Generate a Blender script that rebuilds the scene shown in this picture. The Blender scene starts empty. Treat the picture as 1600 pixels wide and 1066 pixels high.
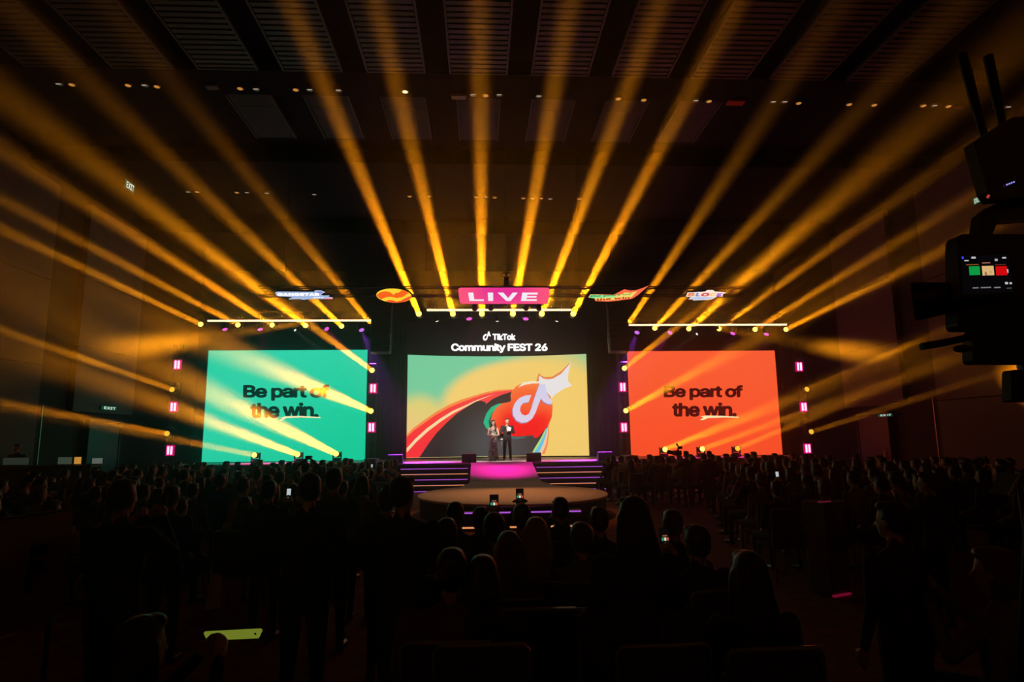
import bpy, bmesh, math, random
from mathutils import Vector, Matrix, Euler
from mathutils.geometry import tessellate_polygon
import numpy as np
random.seed(7)
S = bpy.context.scene
C = S.collection
PI = math.pi
V = Vector

# ---------------------------------------------------------------- camera, world, exposure
F, CX, CY = 985.0, 800.0, 533.0              # focal length and centre in pixels of the 1600x1066 frame
CAM = V((0, 0, 1.9))
_d = V((-50, -154, -985)).normalized()       # the hall's long axis seen from the camera
_u = V((-0.004, 1, 0)); _u = (_u - _d * _u.dot(_d)).normalized()
_x = _d.cross(_u).normalized()
RCW = Matrix((_x, _d, _u))
cd = bpy.data.cameras.new('camera'); cam = bpy.data.objects.new('camera', cd); C.objects.link(cam)
cam.matrix_world = Matrix.Translation(CAM) @ RCW.to_4x4()
cd.sensor_width = 36; cd.lens = 36 * F / 1600; cd.clip_start = .05; cd.clip_end = 200
S.camera = cam
w = bpy.data.worlds.new('world'); S.world = w; w.use_nodes = True
w.node_tree.nodes['Background'].inputs[0].default_value = (.02, .012, .008, 1)
w.node_tree.nodes['Background'].inputs[1].default_value = 0.0
S.view_settings.view_transform = 'Standard'; S.view_settings.look = 'None'
S.view_settings.exposure = 0; S.view_settings.gamma = 1; S.view_settings.use_curve_mapping = False
S.cycles.max_bounces = 4; S.cycles.diffuse_bounces = 2; S.cycles.glossy_bounces = 2; S.cycles.volume_bounces = 0
S.cycles.sample_clamp_indirect = 2.0
BEAM = 1.0          # overall level of the amber heads
HAZE_DENSITY, HAZE_G = .006, .875

# geometry of the view, used to read real positions off the photograph at a known depth or height
def ray(px, py): return (RCW @ V((px - CX, CY - py, -F))).normalized()
def at(px, py, Y):
    d = ray(px, py); return CAM + d * (Y / d.y)
def atz(px, py, z):
    d = ray(px, py); return CAM + d * ((z - CAM.z) / d.z)
def atp(px, py, o, n):
    d = ray(px, py); return CAM + d * ((o - CAM).dot(n) / d.dot(n))

X0 = .85            # centre line of the stage
HW_L, HW_R = -15.0, 16.7
YB = 34.5           # wall behind the stage
ZC = 11.5           # ceiling
SZ = 1.0            # stage height

# ---------------------------------------------------------------- helpers
def lin(r, g, b):
    f = lambda c: (c / 255) / 12.92 if c <= 10 else ((c / 255 + .055) / 1.055) ** 2.4
    return (f(r), f(g), f(b))
MATS = {}
def mat(name, col, rough=.6, metal=0, noise=0, nscale=8, bump=0, spec=.5):
    if name in MATS: return MATS[name]
    m = bpy.data.materials.new(name); m.use_nodes = True; nt = m.node_tree
    b = nt.nodes['Principled BSDF']
    b.inputs['Base Color'].default_value = (*col, 1); b.inputs['Roughness'].default_value = rough
    b.inputs['Metallic'].default_value = metal; b.inputs['Specular IOR Level'].default_value = spec
    if noise or bump:
        tc = nt.nodes.new('ShaderNodeTexCoord'); n = nt.nodes.new('ShaderNodeTexNoise')
        n.inputs['Scale'].default_value = nscale; n.inputs['Detail'].default_value = 4
        nt.links.new(tc.outputs['Object'], n.inputs['Vector'])
        if noise:
            r = nt.nodes.new('ShaderNodeValToRGB')
            r.color_ramp.elements[0].color = (*[c * (1 - noise) for c in col], 1)
            r.color_ramp.elements[1].color = (*[min(1, c * (1 + noise)) for c in col], 1)
            r.color_ramp.elements[0].position = .3; r.color_ramp.elements[1].position = .7
            nt.links.new(n.outputs['Fac'], r.inputs[0]); nt.links.new(r.outputs[0], b.inputs['Base Color'])
        if bump:
            bp = nt.nodes.new('ShaderNodeBump'); bp.inputs['Strength'].default_value = bump; bp.inputs['Distance'].default_value = .02
            nt.links.new(n.outputs['Fac'], bp.inputs['Height']); nt.links.new(bp.outputs[0], b.inputs['Normal'])
    MATS[name] = m; return m
def emit(name, rgb, s=1.0):
    if name in MATS: return MATS[name]
    m = bpy.data.materials.new(name); m.use_nodes = True; nt = m.node_tree; nt.nodes.clear()
    o = nt.nodes.new('ShaderNodeOutputMaterial'); e = nt.nodes.new('ShaderNodeEmission')
    e.inputs[0].default_value = (*lin(*rgb), 1); e.inputs[1].default_value = s
    nt.links.new(e.outputs[0], o.inputs[0]); m.cycles.emission_sampling = 'NONE'; MATS[name] = m; return m
class G:                                   # tiny node-graph builder for the screens' pictures
    def __init__(s, name):
        s.m = bpy.data.materials.new(name); s.m.use_nodes = True; s.t = s.m.node_tree; s.t.nodes.clear()
        uv = s.t.nodes.new('ShaderNodeUVMap'); sp = s.t.nodes.new('ShaderNodeSeparateXYZ')
        s.t.links.new(uv.outputs[0], sp.inputs[0]); s.u, s.v = sp.outputs[0], sp.outputs[1]
    def math(s, op, a, b=None, clamp=False):
        n = s.t.nodes.new('ShaderNodeMath'); n.operation = op; n.use_clamp = clamp
        for k, x in enumerate((a, b)):
            if x is None: continue
            if isinstance(x, (int, float)): n.inputs[k].default_value = x
            else: s.t.links.new(x, n.inputs[k])
        return n.outputs[0]
    def ell(s, cx, cy, rx, ry, soft):        # 1 inside, 0 outside, soft edge
        a = s.math('DIVIDE', s.math('SUBTRACT', s.u, cx), rx); b = s.math('DIVIDE', s.math('SUBTRACT', s.v, cy), ry)
        d = s.math('SQRT', s.math('ADD', s.math('MULTIPLY', a, a), s.math('MULTIPLY', b, b)))
        n = s.t.nodes.new('ShaderNodeMapRange'); n.interpolation_type = 'SMOOTHSTEP'
        n.inputs[1].default_value = 1 - soft; n.inputs[2].default_value = 1 + soft; n.inputs[3].default_value = 1; n.inputs[4].default_value = 0
        s.t.links.new(d, n.inputs[0]); return n.outputs[0]
    def ramp(s, x, a, b):
        n = s.t.nodes.new('ShaderNodeMapRange'); n.interpolation_type = 'SMOOTHSTEP'
        n.inputs[1].default_value = a; n.inputs[2].default_value = b
        s.t.links.new(x, n.inputs[0]); return n.outputs[0]
    def mix(s, f, a, b):
        n = s.t.nodes.new('ShaderNodeMix'); n.data_type = 'RGBA'
        s.t.links.new(f, n.inputs[0])
        for k, x in ((6, a), (7, b)):
            if isinstance(x, tuple): n.inputs[k].default_value = (*lin(*x), 1)
            else: s.t.links.new(x, n.inputs[k])
        return n.outputs[2]
    def done(s, col, strength=1.0):
        e = s.t.nodes.new('ShaderNodeEmission'); o = s.t.nodes.new('ShaderNodeOutputMaterial')
        if isinstance(col, tuple): e.inputs[0].default_value = (*lin(*col), 1)
        else: s.t.links.new(col, e.inputs[0])
        e.inputs[1].default_value = strength; s.t.links.new(e.outputs[0], o.inputs[0])
        s.m.cycles.emission_sampling = 'FRONT' if s.m.name.startswith(('screen', 'art_heart', 'art_red')) else 'NONE'; return s.m

class MB:
    def __init__(s): s.v = []; s.f = []
    def add(s, vs, fs):
        k = len(s.v); s.v += [V(v) for v in vs]; s.f += [[i + k for i in f] for f in fs]; return s
    def box(s, c, d, R=None, bev=0):
        x, y, z = (q / 2 for q in d)
        if bev:
            b = min(bev, x * .9, y * .9, z * .9)
            vs = []
            for sx in (-1, 1):
                for sy in (-1, 1):
                    for sz in (-1, 1):
                        vs += [(sx * x, sy * (y - b), sz * (z - b)), (sx * (x - b), sy * y, sz * (z - b)), (sx * (x - b), sy * (y - b), sz * z)]
            bm = bmesh.new()
            for v in vs: bm.verts.new(v)
            r = bmesh.ops.convex_hull(bm, input=bm.verts)
            bm.verts.index_update()
            vs = [v.co.copy() for v in bm.verts]; fs = [[v.index for v in f.verts] for f in bm.faces]; bm.free()
        else:
            vs = [(a * x, b * y, cc * z) for a in (-1, 1) for b in (-1, 1) for cc in (-1, 1)]
            fs = [(0, 1, 3, 2), (4, 6, 7, 5), (0, 4, 5, 1), (2, 3, 7, 6), (0, 2, 6, 4), (1, 5, 7, 3)]
        c = V(c)
        return s.add([(R @ V(v) if R else V(v)) + c for v in vs], fs)
    def tube(s, pts, r, n=8, cap=True):
        pts = [V(p) for p in pts]; rs = r if isinstance(r, (list, tuple)) else [r] * len(pts)
        vs = []; fs = []; prev = None
        for i, p in enumerate(pts):
            t = (pts[min(i + 1, len(pts) - 1)] - pts[max(i - 1, 0)]).normalized()
            if prev is None: a = t.orthogonal().normalized()
            else: a = (prev - t * prev.dot(t)); a = a.normalized() if a.length > 1e-6 else t.orthogonal().normalized()
            prev = a; b = t.cross(a)
            vs += [p + (a * math.cos(2 * PI * k / n) + b * math.sin(2 * PI * k / n)) * rs[i] for k in range(n)]
        for i in range(len(pts) - 1):
            for k in range(n):
                fs.append((i * n + k, i * n + (k + 1) % n, (i + 1) * n + (k + 1) % n, (i + 1) * n + k))
        if cap: fs.append(tuple(range(n))[::-1]); fs.append(tuple((len(pts) - 1) * n + k for k in range(n)))
        return s.add(vs, fs)
    def ell(s, c, r, nu=12, nv=8, R=None):
        c = V(c); vs = []; fs = []
        if isinstance(r, (int, float)): r = (r, r, r)
        for j in range(1, nv):
            for i in range(nu):
                th = PI * j / nv; ph = 2 * PI * i / nu
                v = V((r[0] * math.sin(th) * math.cos(ph), r[1] * math.sin(th) * math.sin(ph), r[2] * math.cos(th)))
                vs.append((R @ v if R else v) + c)
        t = V((0, 0, r[2])); b = -t
        vs += [(R @ t if R else t) + c, (R @ b if R else b) + c]; T = len(vs) - 2
        for j in range(nv - 2):
            for i in range(nu):
                fs.append((j * nu + i, (j + 1) * nu + i, (j + 1) * nu + (i + 1) % nu, j * nu + (i + 1) % nu))
        for i in range(nu):
            fs.append((T, i, (i + 1) % nu)); fs.append((T + 1, (nv - 2) * nu + (i + 1) % nu, (nv - 2) * nu + i))
        return s.add(vs, fs)
    def prism(s, poly, z0, z1):               # poly of (x,y), extruded in z
        n = len(poly); vs = [(x, y, z0) for x, y in poly] + [(x, y, z1) for x, y in poly]
        fs = [tuple(t) for t in tessellate_polygon([[V((x, y, 0)) for x, y in poly]])]
        return s.add(vs, [f[::-1] for f in fs] + [tuple(i + n for i in f) for f in fs] + [(i, (i + 1) % n, n + (i + 1) % n, n + i) for i in range(n)])
    def mesh(s, name, m, smooth=False):
        me = bpy.data.meshes.new(name); me.from_pydata([tuple(v) for v in s.v], [], s.f)
        bm = bmesh.new(); bm.from_mesh(me); bmesh.ops.recalc_face_normals(bm, faces=bm.faces); bm.to_mesh(me); bm.free()
        for q in (m if isinstance(m, (list, tuple)) else [m]): me.materials.append(q)
        if smooth: me.shade_smooth()
        return me
    def build(s, name, m, parent=None, smooth=False):
        return link(name, s.mesh(name, m, smooth), parent)
def link(name, me, parent=None, loc=None):
    o = bpy.data.objects.new(name, me); C.objects.link(o)
    if parent: o.parent = parent
    if loc is not None: o.location = loc
    return o
def tag(o, label, cat, group=None, kind=None):
    o['label'] = label; o['category'] = cat
    if group: o['group'] = group
    if kind: o['kind'] = kind
    return o
def thing(name, label, cat, loc=(0, 0, 0), rz=0, group=None):
    o = bpy.data.objects.new(name, None); C.objects.link(o); o.location = loc; o.rotation_euler = (0, 0, rz); o.empty_display_size = .1
    return tag(o, label, cat, group)
def struct(o, label=None):
    o['kind'] = 'structure'
    if label: o['label'] = label
    return o
ORD = 'first second third fourth fifth sixth seventh eighth ninth tenth eleventh twelfth thirteenth fourteenth fifteenth sixteenth seventeenth eighteenth nineteenth twentieth'.split()
def lamp(kind, name, loc, target, power, col, parent=None, **k):
    l = bpy.data.lights.new(name, kind); l.energy = power; l.color = col
    for a, b in k.items(): setattr(l, a, b)
    o = bpy.data.objects.new(name, l); C.objects.link(o); o.location = loc
    o.rotation_euler = (V(target) - V(loc)).to_track_quat('-Z', 'Y').to_euler()
    if parent: o.parent = parent; o.matrix_parent_inverse = parent.matrix_basis.inverted()
    return o

M_BLACK = mat('black_metal', (.012, .012, .013), .45, .3)
M_MATTE = mat('black_cloth', (.01, .009, .009), .9)
M_TRUSS = mat('truss_black', (.02, .018, .017), .5, .4)
M_DECK = mat('stage_deck_vinyl', (.42, .40, .41), .45, 0, .06, 3)
M_FASCIA = mat('stage_fascia', (.015, .012, .013), .6)
M_CARPET = mat('hall_carpet', (.26, .06, .04), .95, 0, .35, 6, .2)
M_PLASTER = mat('wall_plaster', (.12, .09, .078), .85, 0, .12, 1.2, .1)
M_WALL = mat('dark_wall_paint', (.02, .015, .014), .9, 0, .2, 1)
M_CEIL = mat('ceiling_paint', (.014, .011, .010), .95, spec=.1)
M_SLAT = mat('ceiling_slat_wood', (.085, .066, .054), .6, 0, .2, 3)
M_PANEL = mat('ceiling_panel', (.04, .034, .03), .8)
M_RIM = mat('pale_metal_edge', (.5, .46, .42), .4, .5)
M_ALU = mat('aluminium', (.5, .5, .5), .35, .9)
M_BAYRAIL = mat('bay_rail_paint', (.10, .085, .075), .6)
M_WHITE = mat('white_card', (.8, .8, .78), .7)

# ---------------------------------------------------------------- main lights that are not part of a fixture's builder
AMBER = (1.0, .31, .005); MAGENTA = (1.0, .008, .42); VIOLET = (.45, .05, 1.0); WARM = (1.0, .9, .8)

def haze_mat(name, density):
    if name in MATS: return MATS[name]
    m = bpy.data.materials.new(name); m.use_nodes = True; nt = m.node_tree; nt.nodes.clear()
    o_ = nt.nodes.new('ShaderNodeOutputMaterial'); v_ = nt.nodes.new('ShaderNodeVolumeScatter')
    v_.inputs['Density'].default_value = density; v_.inputs['Anisotropy'].default_value = HAZE_G
    # the machines stand on the stage, so the haze thins out towards the back of the hall
    tc = nt.nodes.new('ShaderNodeNewGeometry'); sp = nt.nodes.new('ShaderNodeSeparateXYZ'); mr = nt.nodes.new('ShaderNodeMapRange'); mr.interpolation_type = 'SMOOTHSTEP'
    mr.inputs[1].default_value = 6; mr.inputs[2].default_value = 25; mr.inputs[3].default_value = density * .45; mr.inputs[4].default_value = density
    nt.links.new(tc.outputs['Position'], sp.inputs[0]); nt.links.new(sp.outputs[1], mr.inputs[0]); nt.links.new(mr.outputs[0], v_.inputs['Density'])
    nt.links.new(v_.outputs[0], o_.inputs['Volume']); MATS[name] = m; return m

# ---------------------------------------------------------------- hall
W = HW_R - HW_L; XC = (HW_L + HW_R) / 2; YF = -6.0; L = YB - YF
struct(MB().box((XC, (YF + YB) / 2, -.1), (W + .6, L + .6, .2)).build('floor', M_CARPET), 'dark red carpeted hall floor')
struct(MB().box((XC, (YF + YB) / 2, ZC + .45), (W + .6, L + .6, .1)).build('ceiling', M_CEIL), 'black ceiling above the hall')
struct(MB().box((XC, YB + .1, ZC / 2), (W + .6, .2, ZC + .8)).build('wall_back', M_MATTE), 'black draped wall behind the stage')
struct(MB().box((XC, YF - .1, ZC / 2), (W + .6, .2, ZC + .8)).build('wall_front', M_WALL))
wl = struct(MB().box((HW_L - .3, (YF + YB) / 2, ZC / 2), (.2, L, ZC + .8)).build('wall_left', M_WALL), 'left hall wall with plaster panels')
wr = struct(MB().box((HW_R + .3, (YF + YB) / 2, ZC / 2), (.2, L, ZC + .8)).build('wall_right', M_WALL), 'right hall wall with plaster panels')
for wall, x in ((wl, HW_L), (wr, HW_R)):
    for y0, y1, zs in ((8, 14.9, (0, 3.1, 4.6, 7.6, 11.1)), (15, 22.3, (0, 3.1, 4.6, 7.6, 11.1)), (24.1, 28.2, (3.1, 5.6, 8.2, 11.1))):
        for a, b in zip(zs[:-1], zs[1:]):
            MB().box((x - .08 if x < 0 else x + .08, (y0 + y1) / 2, (a + b) / 2), (.2, y1 - y0 - .03, b - a - .03), bev=.012).build('wall_panel', M_PLASTER, wall)
struct(MB().box((HW_L + .04, 22.45, 1.7), (.06, .05, 3.1), bev=.01).build('trim_1', M_RIM))
struct(MB().box((HW_R - .04, 22.45, 1.7), (.06, .05, 3.1), bev=.01).build('trim_2', M_RIM))
for k, x in ((1, HW_L), (2, HW_R)):                     # dark doorway below the plaster, left and right
    d = struct(MB().box((x + (.0 if x < 0 else -.0), 26.2, 1.35), (.12, 2.0, 2.7)).build('door_%d' % k, mat('door_dark', (.02, .012, .012), .5)))
    for dy in (-1.05, 1.05): MB().box((x, 26.2 + dy, 1.38), (.18, .1, 2.8), bev=.01).build('door_frame', M_BLACK, d)
    MB().box((x, 26.2, 2.8), (.18, 2.2, .1), bev=.01).build('door_frame', M_BLACK, d)
    MB().tube([(x + (.1 if x < 0 else -.1), 25.5, .95), (x + (.1 if x < 0 else -.1), 25.5, 1.3)], .02).build('door_handle', M_ALU, d)

# ceiling: slatted bays, cross beam, plain bays behind it
slat_me = MB().box((0, 0, 0), (1.44, .145, .05), bev=.008).mesh('slat', M_SLAT)
rail_me = MB().box((0, 0, 0), (.05, 5.0, .08)).mesh('bay_rail', M_BAYRAIL)
for k in range(-5, 6):
    xk = 2.16 * k
    t = thing('ceiling_bay', 'slatted timber ceiling bay, %s' % ('middle bay of the row over the audience' if k == 0 else '%s bay to the %s of the middle bay' % (ORD[abs(k) - 1], 'left' if k < 0 else 'right')), 'ceiling panel', (xk, 12.9, ZC), 0, 'slatted bays of the ceiling')
    for i in range(25): link('slat', slat_me, t, (0, -2.4 + i * .2, .0))
    for s in (-1, 1): link('bay_rail', rail_me, t, (s * .75, 0, -.01))
    MB().box((0, 0, .2), (1.5, 5, .04)).build('backing_board', M_CEIL, t)
    MB().box((0, 2.5, -.01), (1.55, .05, .08)).build('end_rail', M_BAYRAIL, t)
    if abs(k) < 4:
        p = thing('ceiling_tray', 'plain recessed ceiling tray beyond the cross beam, %s' % ('in the middle' if k == 0 else '%s to the %s of the middle' % (ORD[abs(k) - 1], 'left' if k < 0 else 'right')), 'ceiling panel', (xk, 18.07, ZC + .1), 0, 'plain trays of the ceiling')
        MB().box((0, 0, 0), (1.2, 2.6, .06), bev=.01).build('tray_board', M_PANEL, p)
        for s in (-1, 1): MB().box((s * .62, 0, -.02), (.03, 2.6, .1)).build('tray_rail', M_SLAT, p)
        MB().box((0, -.6, -.035), (1.2, .02, .012)).build('tray_joint', M_SLAT, p)
struct(MB().box((XC, 16.08, ZC + .2), (W, 1.26, .4), bev=.03).build('trim_3', M_CEIL))
struct(MB().box((XC, 23.2, ZC + .1), (W, 5.0, .5)).build('trim_4', M_CEIL))
struct(MB().box((XC, 31, ZC + .0), (W, 6.5, .6)).build('trim_5', M_CEIL))

# downlights in the two ceiling rows
dl_rim = MB().tube([(0, 0, .06), (0, 0, -.03)], [.085, .1], 16).mesh('trim_ring', M_RIM, True)
dl_glow = MB().tube([(0, 0, -.028), (0, 0, -.036)], .07, 14).mesh('lamp_disc', emit('downlight_amber', (215, 140, 60), .8))
dl_white = MB().box((0, -.02, -.036), (.12, .035, .008)).mesh('lamp_disc', emit('downlight_white', (190, 180, 165), .8))
dl_hot = MB().tube([(0, 0, -.028), (0, 0, -.036)], .075, 14).mesh('lamp_disc', emit('downlight_bright', (255, 225, 170), 1.5))
ROW1 = [(92,130,1),(112,131,0),(200,132,0),(226,132,1),(245,134,0),(375,137,0),(400,138,1),(462,139,0),(484,139,1),(529,140,1),(633,142,2),(739,147,1),(759,148,0),(780,147,1),(842,149,1),(966,153,0),(1006,155,0),(1087,156,1),(1108,157,0),(1208,158,1),(1226,158,1),(1248,160,0),(1327,162,0),(1366,163,0),(1443,164,0),(1460,164,1),(1482,165,0),(1557,166,1),(1575,166,1)]
ROW2 = [(294,299,1),(308,299,0),(370,300,0),(386,300,1),(417,301,1),(491,303,1),(640,306,0),(670,306,0),(744,307,0),(759,307,1),(773,308,0),(818,309,0),(832,309,1),(846,309,0),(860,310,1),(905,310,0)]
for row, nm in ((ROW1, 'nearer'), (ROW2, 'farther')):
    cnt = {0: 0, 1: 0, 2: 0}
    for px, py, kd in row:
        p = atz(px, py, ZC - .17 if nm == 'farther' else ZC - .02)
        q = cnt[kd]; cnt[kd] += 1
        lb = ['small round amber downlight, %s amber one from the left in the %s ceiling row', 'small white slot downlight, %s white one from the left in the %s ceiling row', 'brightest round downlight in the ceiling, %s of the %s row'][kd] % (ORD[q], nm)
        t = thing('downlight', lb, 'ceiling light', p, 0, 'downlights of the %s ceiling row' % nm)
        link('trim_ring', dl_rim, t); link('lamp_disc', (dl_glow, dl_white, dl_hot)[kd], t)
for px, py, wd, dp, lb, m in ((1150, 161, .5, .25, 'red ceiling vent at the right of the nearer downlight row', mat('vent_red', (.9, .08, .05), .6)),
                              (717, 152, .42, .2, 'pale striped ceiling vent beside the middle plain tray', mat('vent_pale', (.75, .55, .4), .6)),
                              (331, 137, .3, .2, 'small grey ceiling vent at the left of the nearer downlight row', mat('vent_grey', (.25, .22, .2), .6)),
                              (1498, 168, .3, .15, 'small pinkish ceiling vent at the right end of the nearer row', mat('vent_pink', (.5, .2, .22), .6))):
    p = atz(px, py, ZC - .05)
    t = thing('ceiling_vent', lb, 'vent', p)
    MB().box((0, 0, .03), (wd, dp, .04)).build('vent_frame', m, t)
    me = MB().box((0, 0, 0), (wd * .94, dp * .14, .03)).mesh('vent_slat', m)
    for i in range(5): link('vent_slat', me, t, (0, -dp * .4 + i * dp * .2, 0))

# ---------------------------------------------------------------- stage
YS = 25.3
st = thing('stage', 'long raised stage deck with magenta lit floor under the screens', 'stage', (0, 0, 0))
front = [(X0 - 13.7, 34.3), (X0 - 13.7, 27.2), (X0 - 4.75, 27.2), (X0 - 4.75, YS), (X0 + 4.75, YS), (X0 + 4.75, 27.2), (X0 + 13.7, 27.2), (X0 + 13.7, 34.3)]
MB().prism(front, SZ - .06, SZ).build('deck', M_DECK, st)
ins = [(X0 - 13.6, 34.2), (X0 - 13.6, 27.3), (X0 - 4.65, 27.3), (X0 - 4.65, YS + .1), (X0 + 4.65, YS + .1), (X0 + 4.65, 27.3), (X0 + 13.6, 27.3), (X0 + 13.6, 34.2)]
MB().prism(ins, 0, SZ - .06).build('fascia', M_FASCIA, st)
for s in (-1, 1):
    MB().box((X0 + s * 9.2, 27.15, SZ - .03), (8.9, .06, .05), bev=.01).build('edge_trim', M_RIM, st)
    sl = thing('side_step', 'low black step with pale edge in front of the %s screen deck' % ('green' if s < 0 else 'red'), 'step', (X0 + s * 6.3, 26.9, 0))
    MB().box((0, 0, .4), (3.0, .4, .8), bev=.01).build('tread', M_FASCIA, sl)
    MB().box((0, -.2, .82), (3.0, .03, .04)).build('edge_trim', M_RIM, sl)
E_PUR = emit('step_led_violet', (168, 80, 205), 1.0); E_ORA = emit('step_led_orange', (235, 150, 90), 1.0)
for s in (-1, 1):
    x0, x1 = (X0 - 4.65, X0 - 1.3) if s < 0 else (X0 + 1.3, X0 + 4.65)
    t = thing('stage_steps', 'flight of five black steps with glowing edges, %s of the pink ramp' % ('left' if s < 0 else 'right'), 'steps', (0, 0, 0))
    for k in range(1, 6):
        yk = YS - .3 * k; zk = SZ - .19 * k
        stp = MB().box(((x0 + x1) / 2, (yk + YS) / 2, zk / 2), (x1 - x0, YS - yk - .005 * k, zk)).build('step', M_FASCIA, t)
        MB().box(((x0 + x1) / 2, yk - .008, zk - .012), (x1 - x0 - .06, .02, .022)).build('led_strip', E_PUR if k % 2 else E_ORA, stp)
    pb = thing('stage_post', 'tall black box at the %s end of the lit steps' % ('left' if s < 0 else 'right'), 'box', (X0 + s * 4.95, 24.6, 0))
    MB().box((0, 0, .6), (.42, .9, 1.2), bev=.02).build('cabinet', M_BLACK, pb)
    MB().box((0, 0, 1.215), (.46, .94, .03), bev=.008).build('lid', M_BLACK, pb)
# ramp and round platform
rp = thing('stage_ramp', 'pink carpeted ramp running down from the stage to the round platform', 'ramp', (0, 0, 0))
yr0, yr1 = 21.9, YS - .02
MB().add([(X0 - 1.2, yr1, SZ - .002), (X0 + 1.2, yr1, SZ - .002), (X0 + 1.2, yr0, .5), (X0 - 1.2, yr0, .5),
          (X0 - 1.2, yr1, 0), (X0 + 1.2, yr1, 0), (X0 + 1.2, yr0, 0), (X0 - 1.2, yr0, 0)],
         [(0, 1, 2, 3), (0, 3, 7, 4), (1, 5, 6, 2), (3, 2, 6, 7), (0, 4, 5, 1), (4, 7, 6, 5)]).build('ramp_surface', mat('ramp_carpet', (.55, .5, .5), .8, 0, .1, 10), rp)
pl = thing('round_platform', 'round low stage platform with tan top joined to the pink ramp', 'stage', (0, 0, 0))
cy, ra, rb = 17.0, 2.45, 3.0
right = [(X0 + 1.2, yr0 - .01), (X0 + 1.21, 21.2), (X0 + 1.26, 20.6), (X0 + 1.38, 20.1)]
for i in range(73):
    a = math.radians(58 - i * (296 / 72)); right.append((X0 + ra * math.cos(a), cy + rb * math.sin(a)))
right += [(X0 - 1.38, 20.1), (X0 - 1.26, 20.6), (X0 - 1.21, 21.2), (X0 - 1.2, yr0 - .01)]
MB().prism(right, .44, .5).build('platform_top', mat('platform_carpet', (.42, .33, .26), .75, 0, .12, 8), pl)
inner = [(X0 + (x - X0) * .985, cy + (y - cy) * .985) for x, y in right]
MB().prism(inner, 0, .44).build('platform_skirt', M_FASCIA, pl)
rim = MB().tube([(x, y, .475) for x, y in right[3:-3]], .022, 6, True).build('rim_trim', mat('rim_orange', (.75, .4, .25), .4), pl)
for k, (z, yy, m) in enumerate(((.36, 13.95, E_PUR), (.1, 13.6, E_ORA))):
    s_ = MB().box((X0 + .05, (yy + 14.3) / 2, z / 2), (2.6, 14.3 - yy, z)).build('front_step', M_FASCIA, pl)
    MB().box((X0 + .05, yy - .008, z - .016), (2.55, .02, .03)).build('led_strip', m, s_)

# ---------------------------------------------------------------- screens
def flat_poly(name, pts, m, fmap, parent, cols=0, uvmap=None, off=0.0):
    """polygon in picture coordinates laid on a surface: fmap(x, y, off) gives the 3-D point"""
    tri = tessellate_polygon([[V((x, y, 0)) for x, y in pts]])
    bm = bmesh.new(); vs = [bm.verts.new((x, y, 0)) for x, y in pts]
    for t in tri:
        try: bm.faces.new([vs[i] for i in t])
        except ValueError: pass
    return bm_lay(name, bm, m, fmap, parent, cols, uvmap, off)
def bm_lay(name, bm, m, fmap, parent, cols, uvmap, off):
    if cols:
        xs = [v.co.x for v in bm.verts]; a, b = min(xs), max(xs); n = max(1, int((b - a) / cols))
        for i in range(1, n):
            bmesh.ops.bisect_plane(bm, geom=bm.verts[:] + bm.edges[:] + bm.faces[:], plane_co=(a + (b - a) * i / n, 0, 0), plane_no=(1, 0, 0))
    uvl = bm.loops.layers.uv.new('UVMap')
    for f in bm.faces:
        for l in f.loops: l[uvl].uv = (l.vert.co.x, l.vert.co.y)
    for v in bm.verts: v.co = fmap(v.co.x, v.co.y, off)
    for f in bm.faces:
        f.normal_update()
        if f.normal.y > 0: f.normal_flip()
    me = bpy.data.meshes.new(name); bm.to_mesh(me); bm.free()
    me.materials.append(m)
    return link(name, me, parent)
import os
try: FONT = bpy.data.fonts.load(os.path.join(bpy.utils.system_resource('DATAFILES'), 'fonts', 'Inter.woff2'))
except Exception: FONT = None
def text_bm(body, bold=.03, spacing=.92):
    c = bpy.data.curves.new('lettering', 'FONT'); c.body = body; c.font = FONT or c.font; c.size = 1; c.space_character = spacing + bold * 1.2; c.resolution_u = 3
    o = bpy.data.objects.new('lettering', c); C.objects.link(o)
    me = bpy.data.meshes.new_from_object(o.evaluated_get(bpy.context.evaluated_depsgraph_get()))
    bpy.data.objects.remove(o); bpy.data.curves.remove(c)
    bm = bmesh.new()
    for k in range(9):                       # a heavier weight: the same strokes laid again around themselves
        dx, dy = (0, 0) if k == 8 else (bold * math.cos(PI * k / 4), bold * math.sin(PI * k / 4))
        n0 = len(bm.verts); bm.from_mesh(me); bm.verts.ensure_lookup_table()
        for v in bm.verts[n0:]: v.co.x += dx; v.co.y += dy
    bpy.data.meshes.remove(me)
    xs = [v.co.x for v in bm.verts]; ys = [v.co.y for v in bm.verts]
    x0, x1, y0, y1 = min(xs), max(xs), min(ys), max(ys)
    for v in bm.verts: v.co = V(((v.co.x - x0) / (x1 - x0), (v.co.y - y0) / (y1 - y0), 0))
    return bm
def text_on(name, body, quad, m, fmap, parent, bold=.03, spacing=.92, off=0.0, cols=0):
    """quad: picture points bottom-left, bottom-right, top-right, top-left"""
    bm = text_bm(body, bold, spacing); a, b, c, d = [V((*q, 0)) for q in quad]
    for v in bm.verts:
        u, t = v.co.x, v.co.y
        v.co = (a * (1 - u) + b * u) * (1 - t) + (d * (1 - u) + c * u) * t
    return bm_lay(name, bm, m, fmap, parent, cols, None, off)
def rect(x0, y0, x1, y1): return [(x0, y0), (x1, y0), (x1, y1), (x0, y1)]

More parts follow.
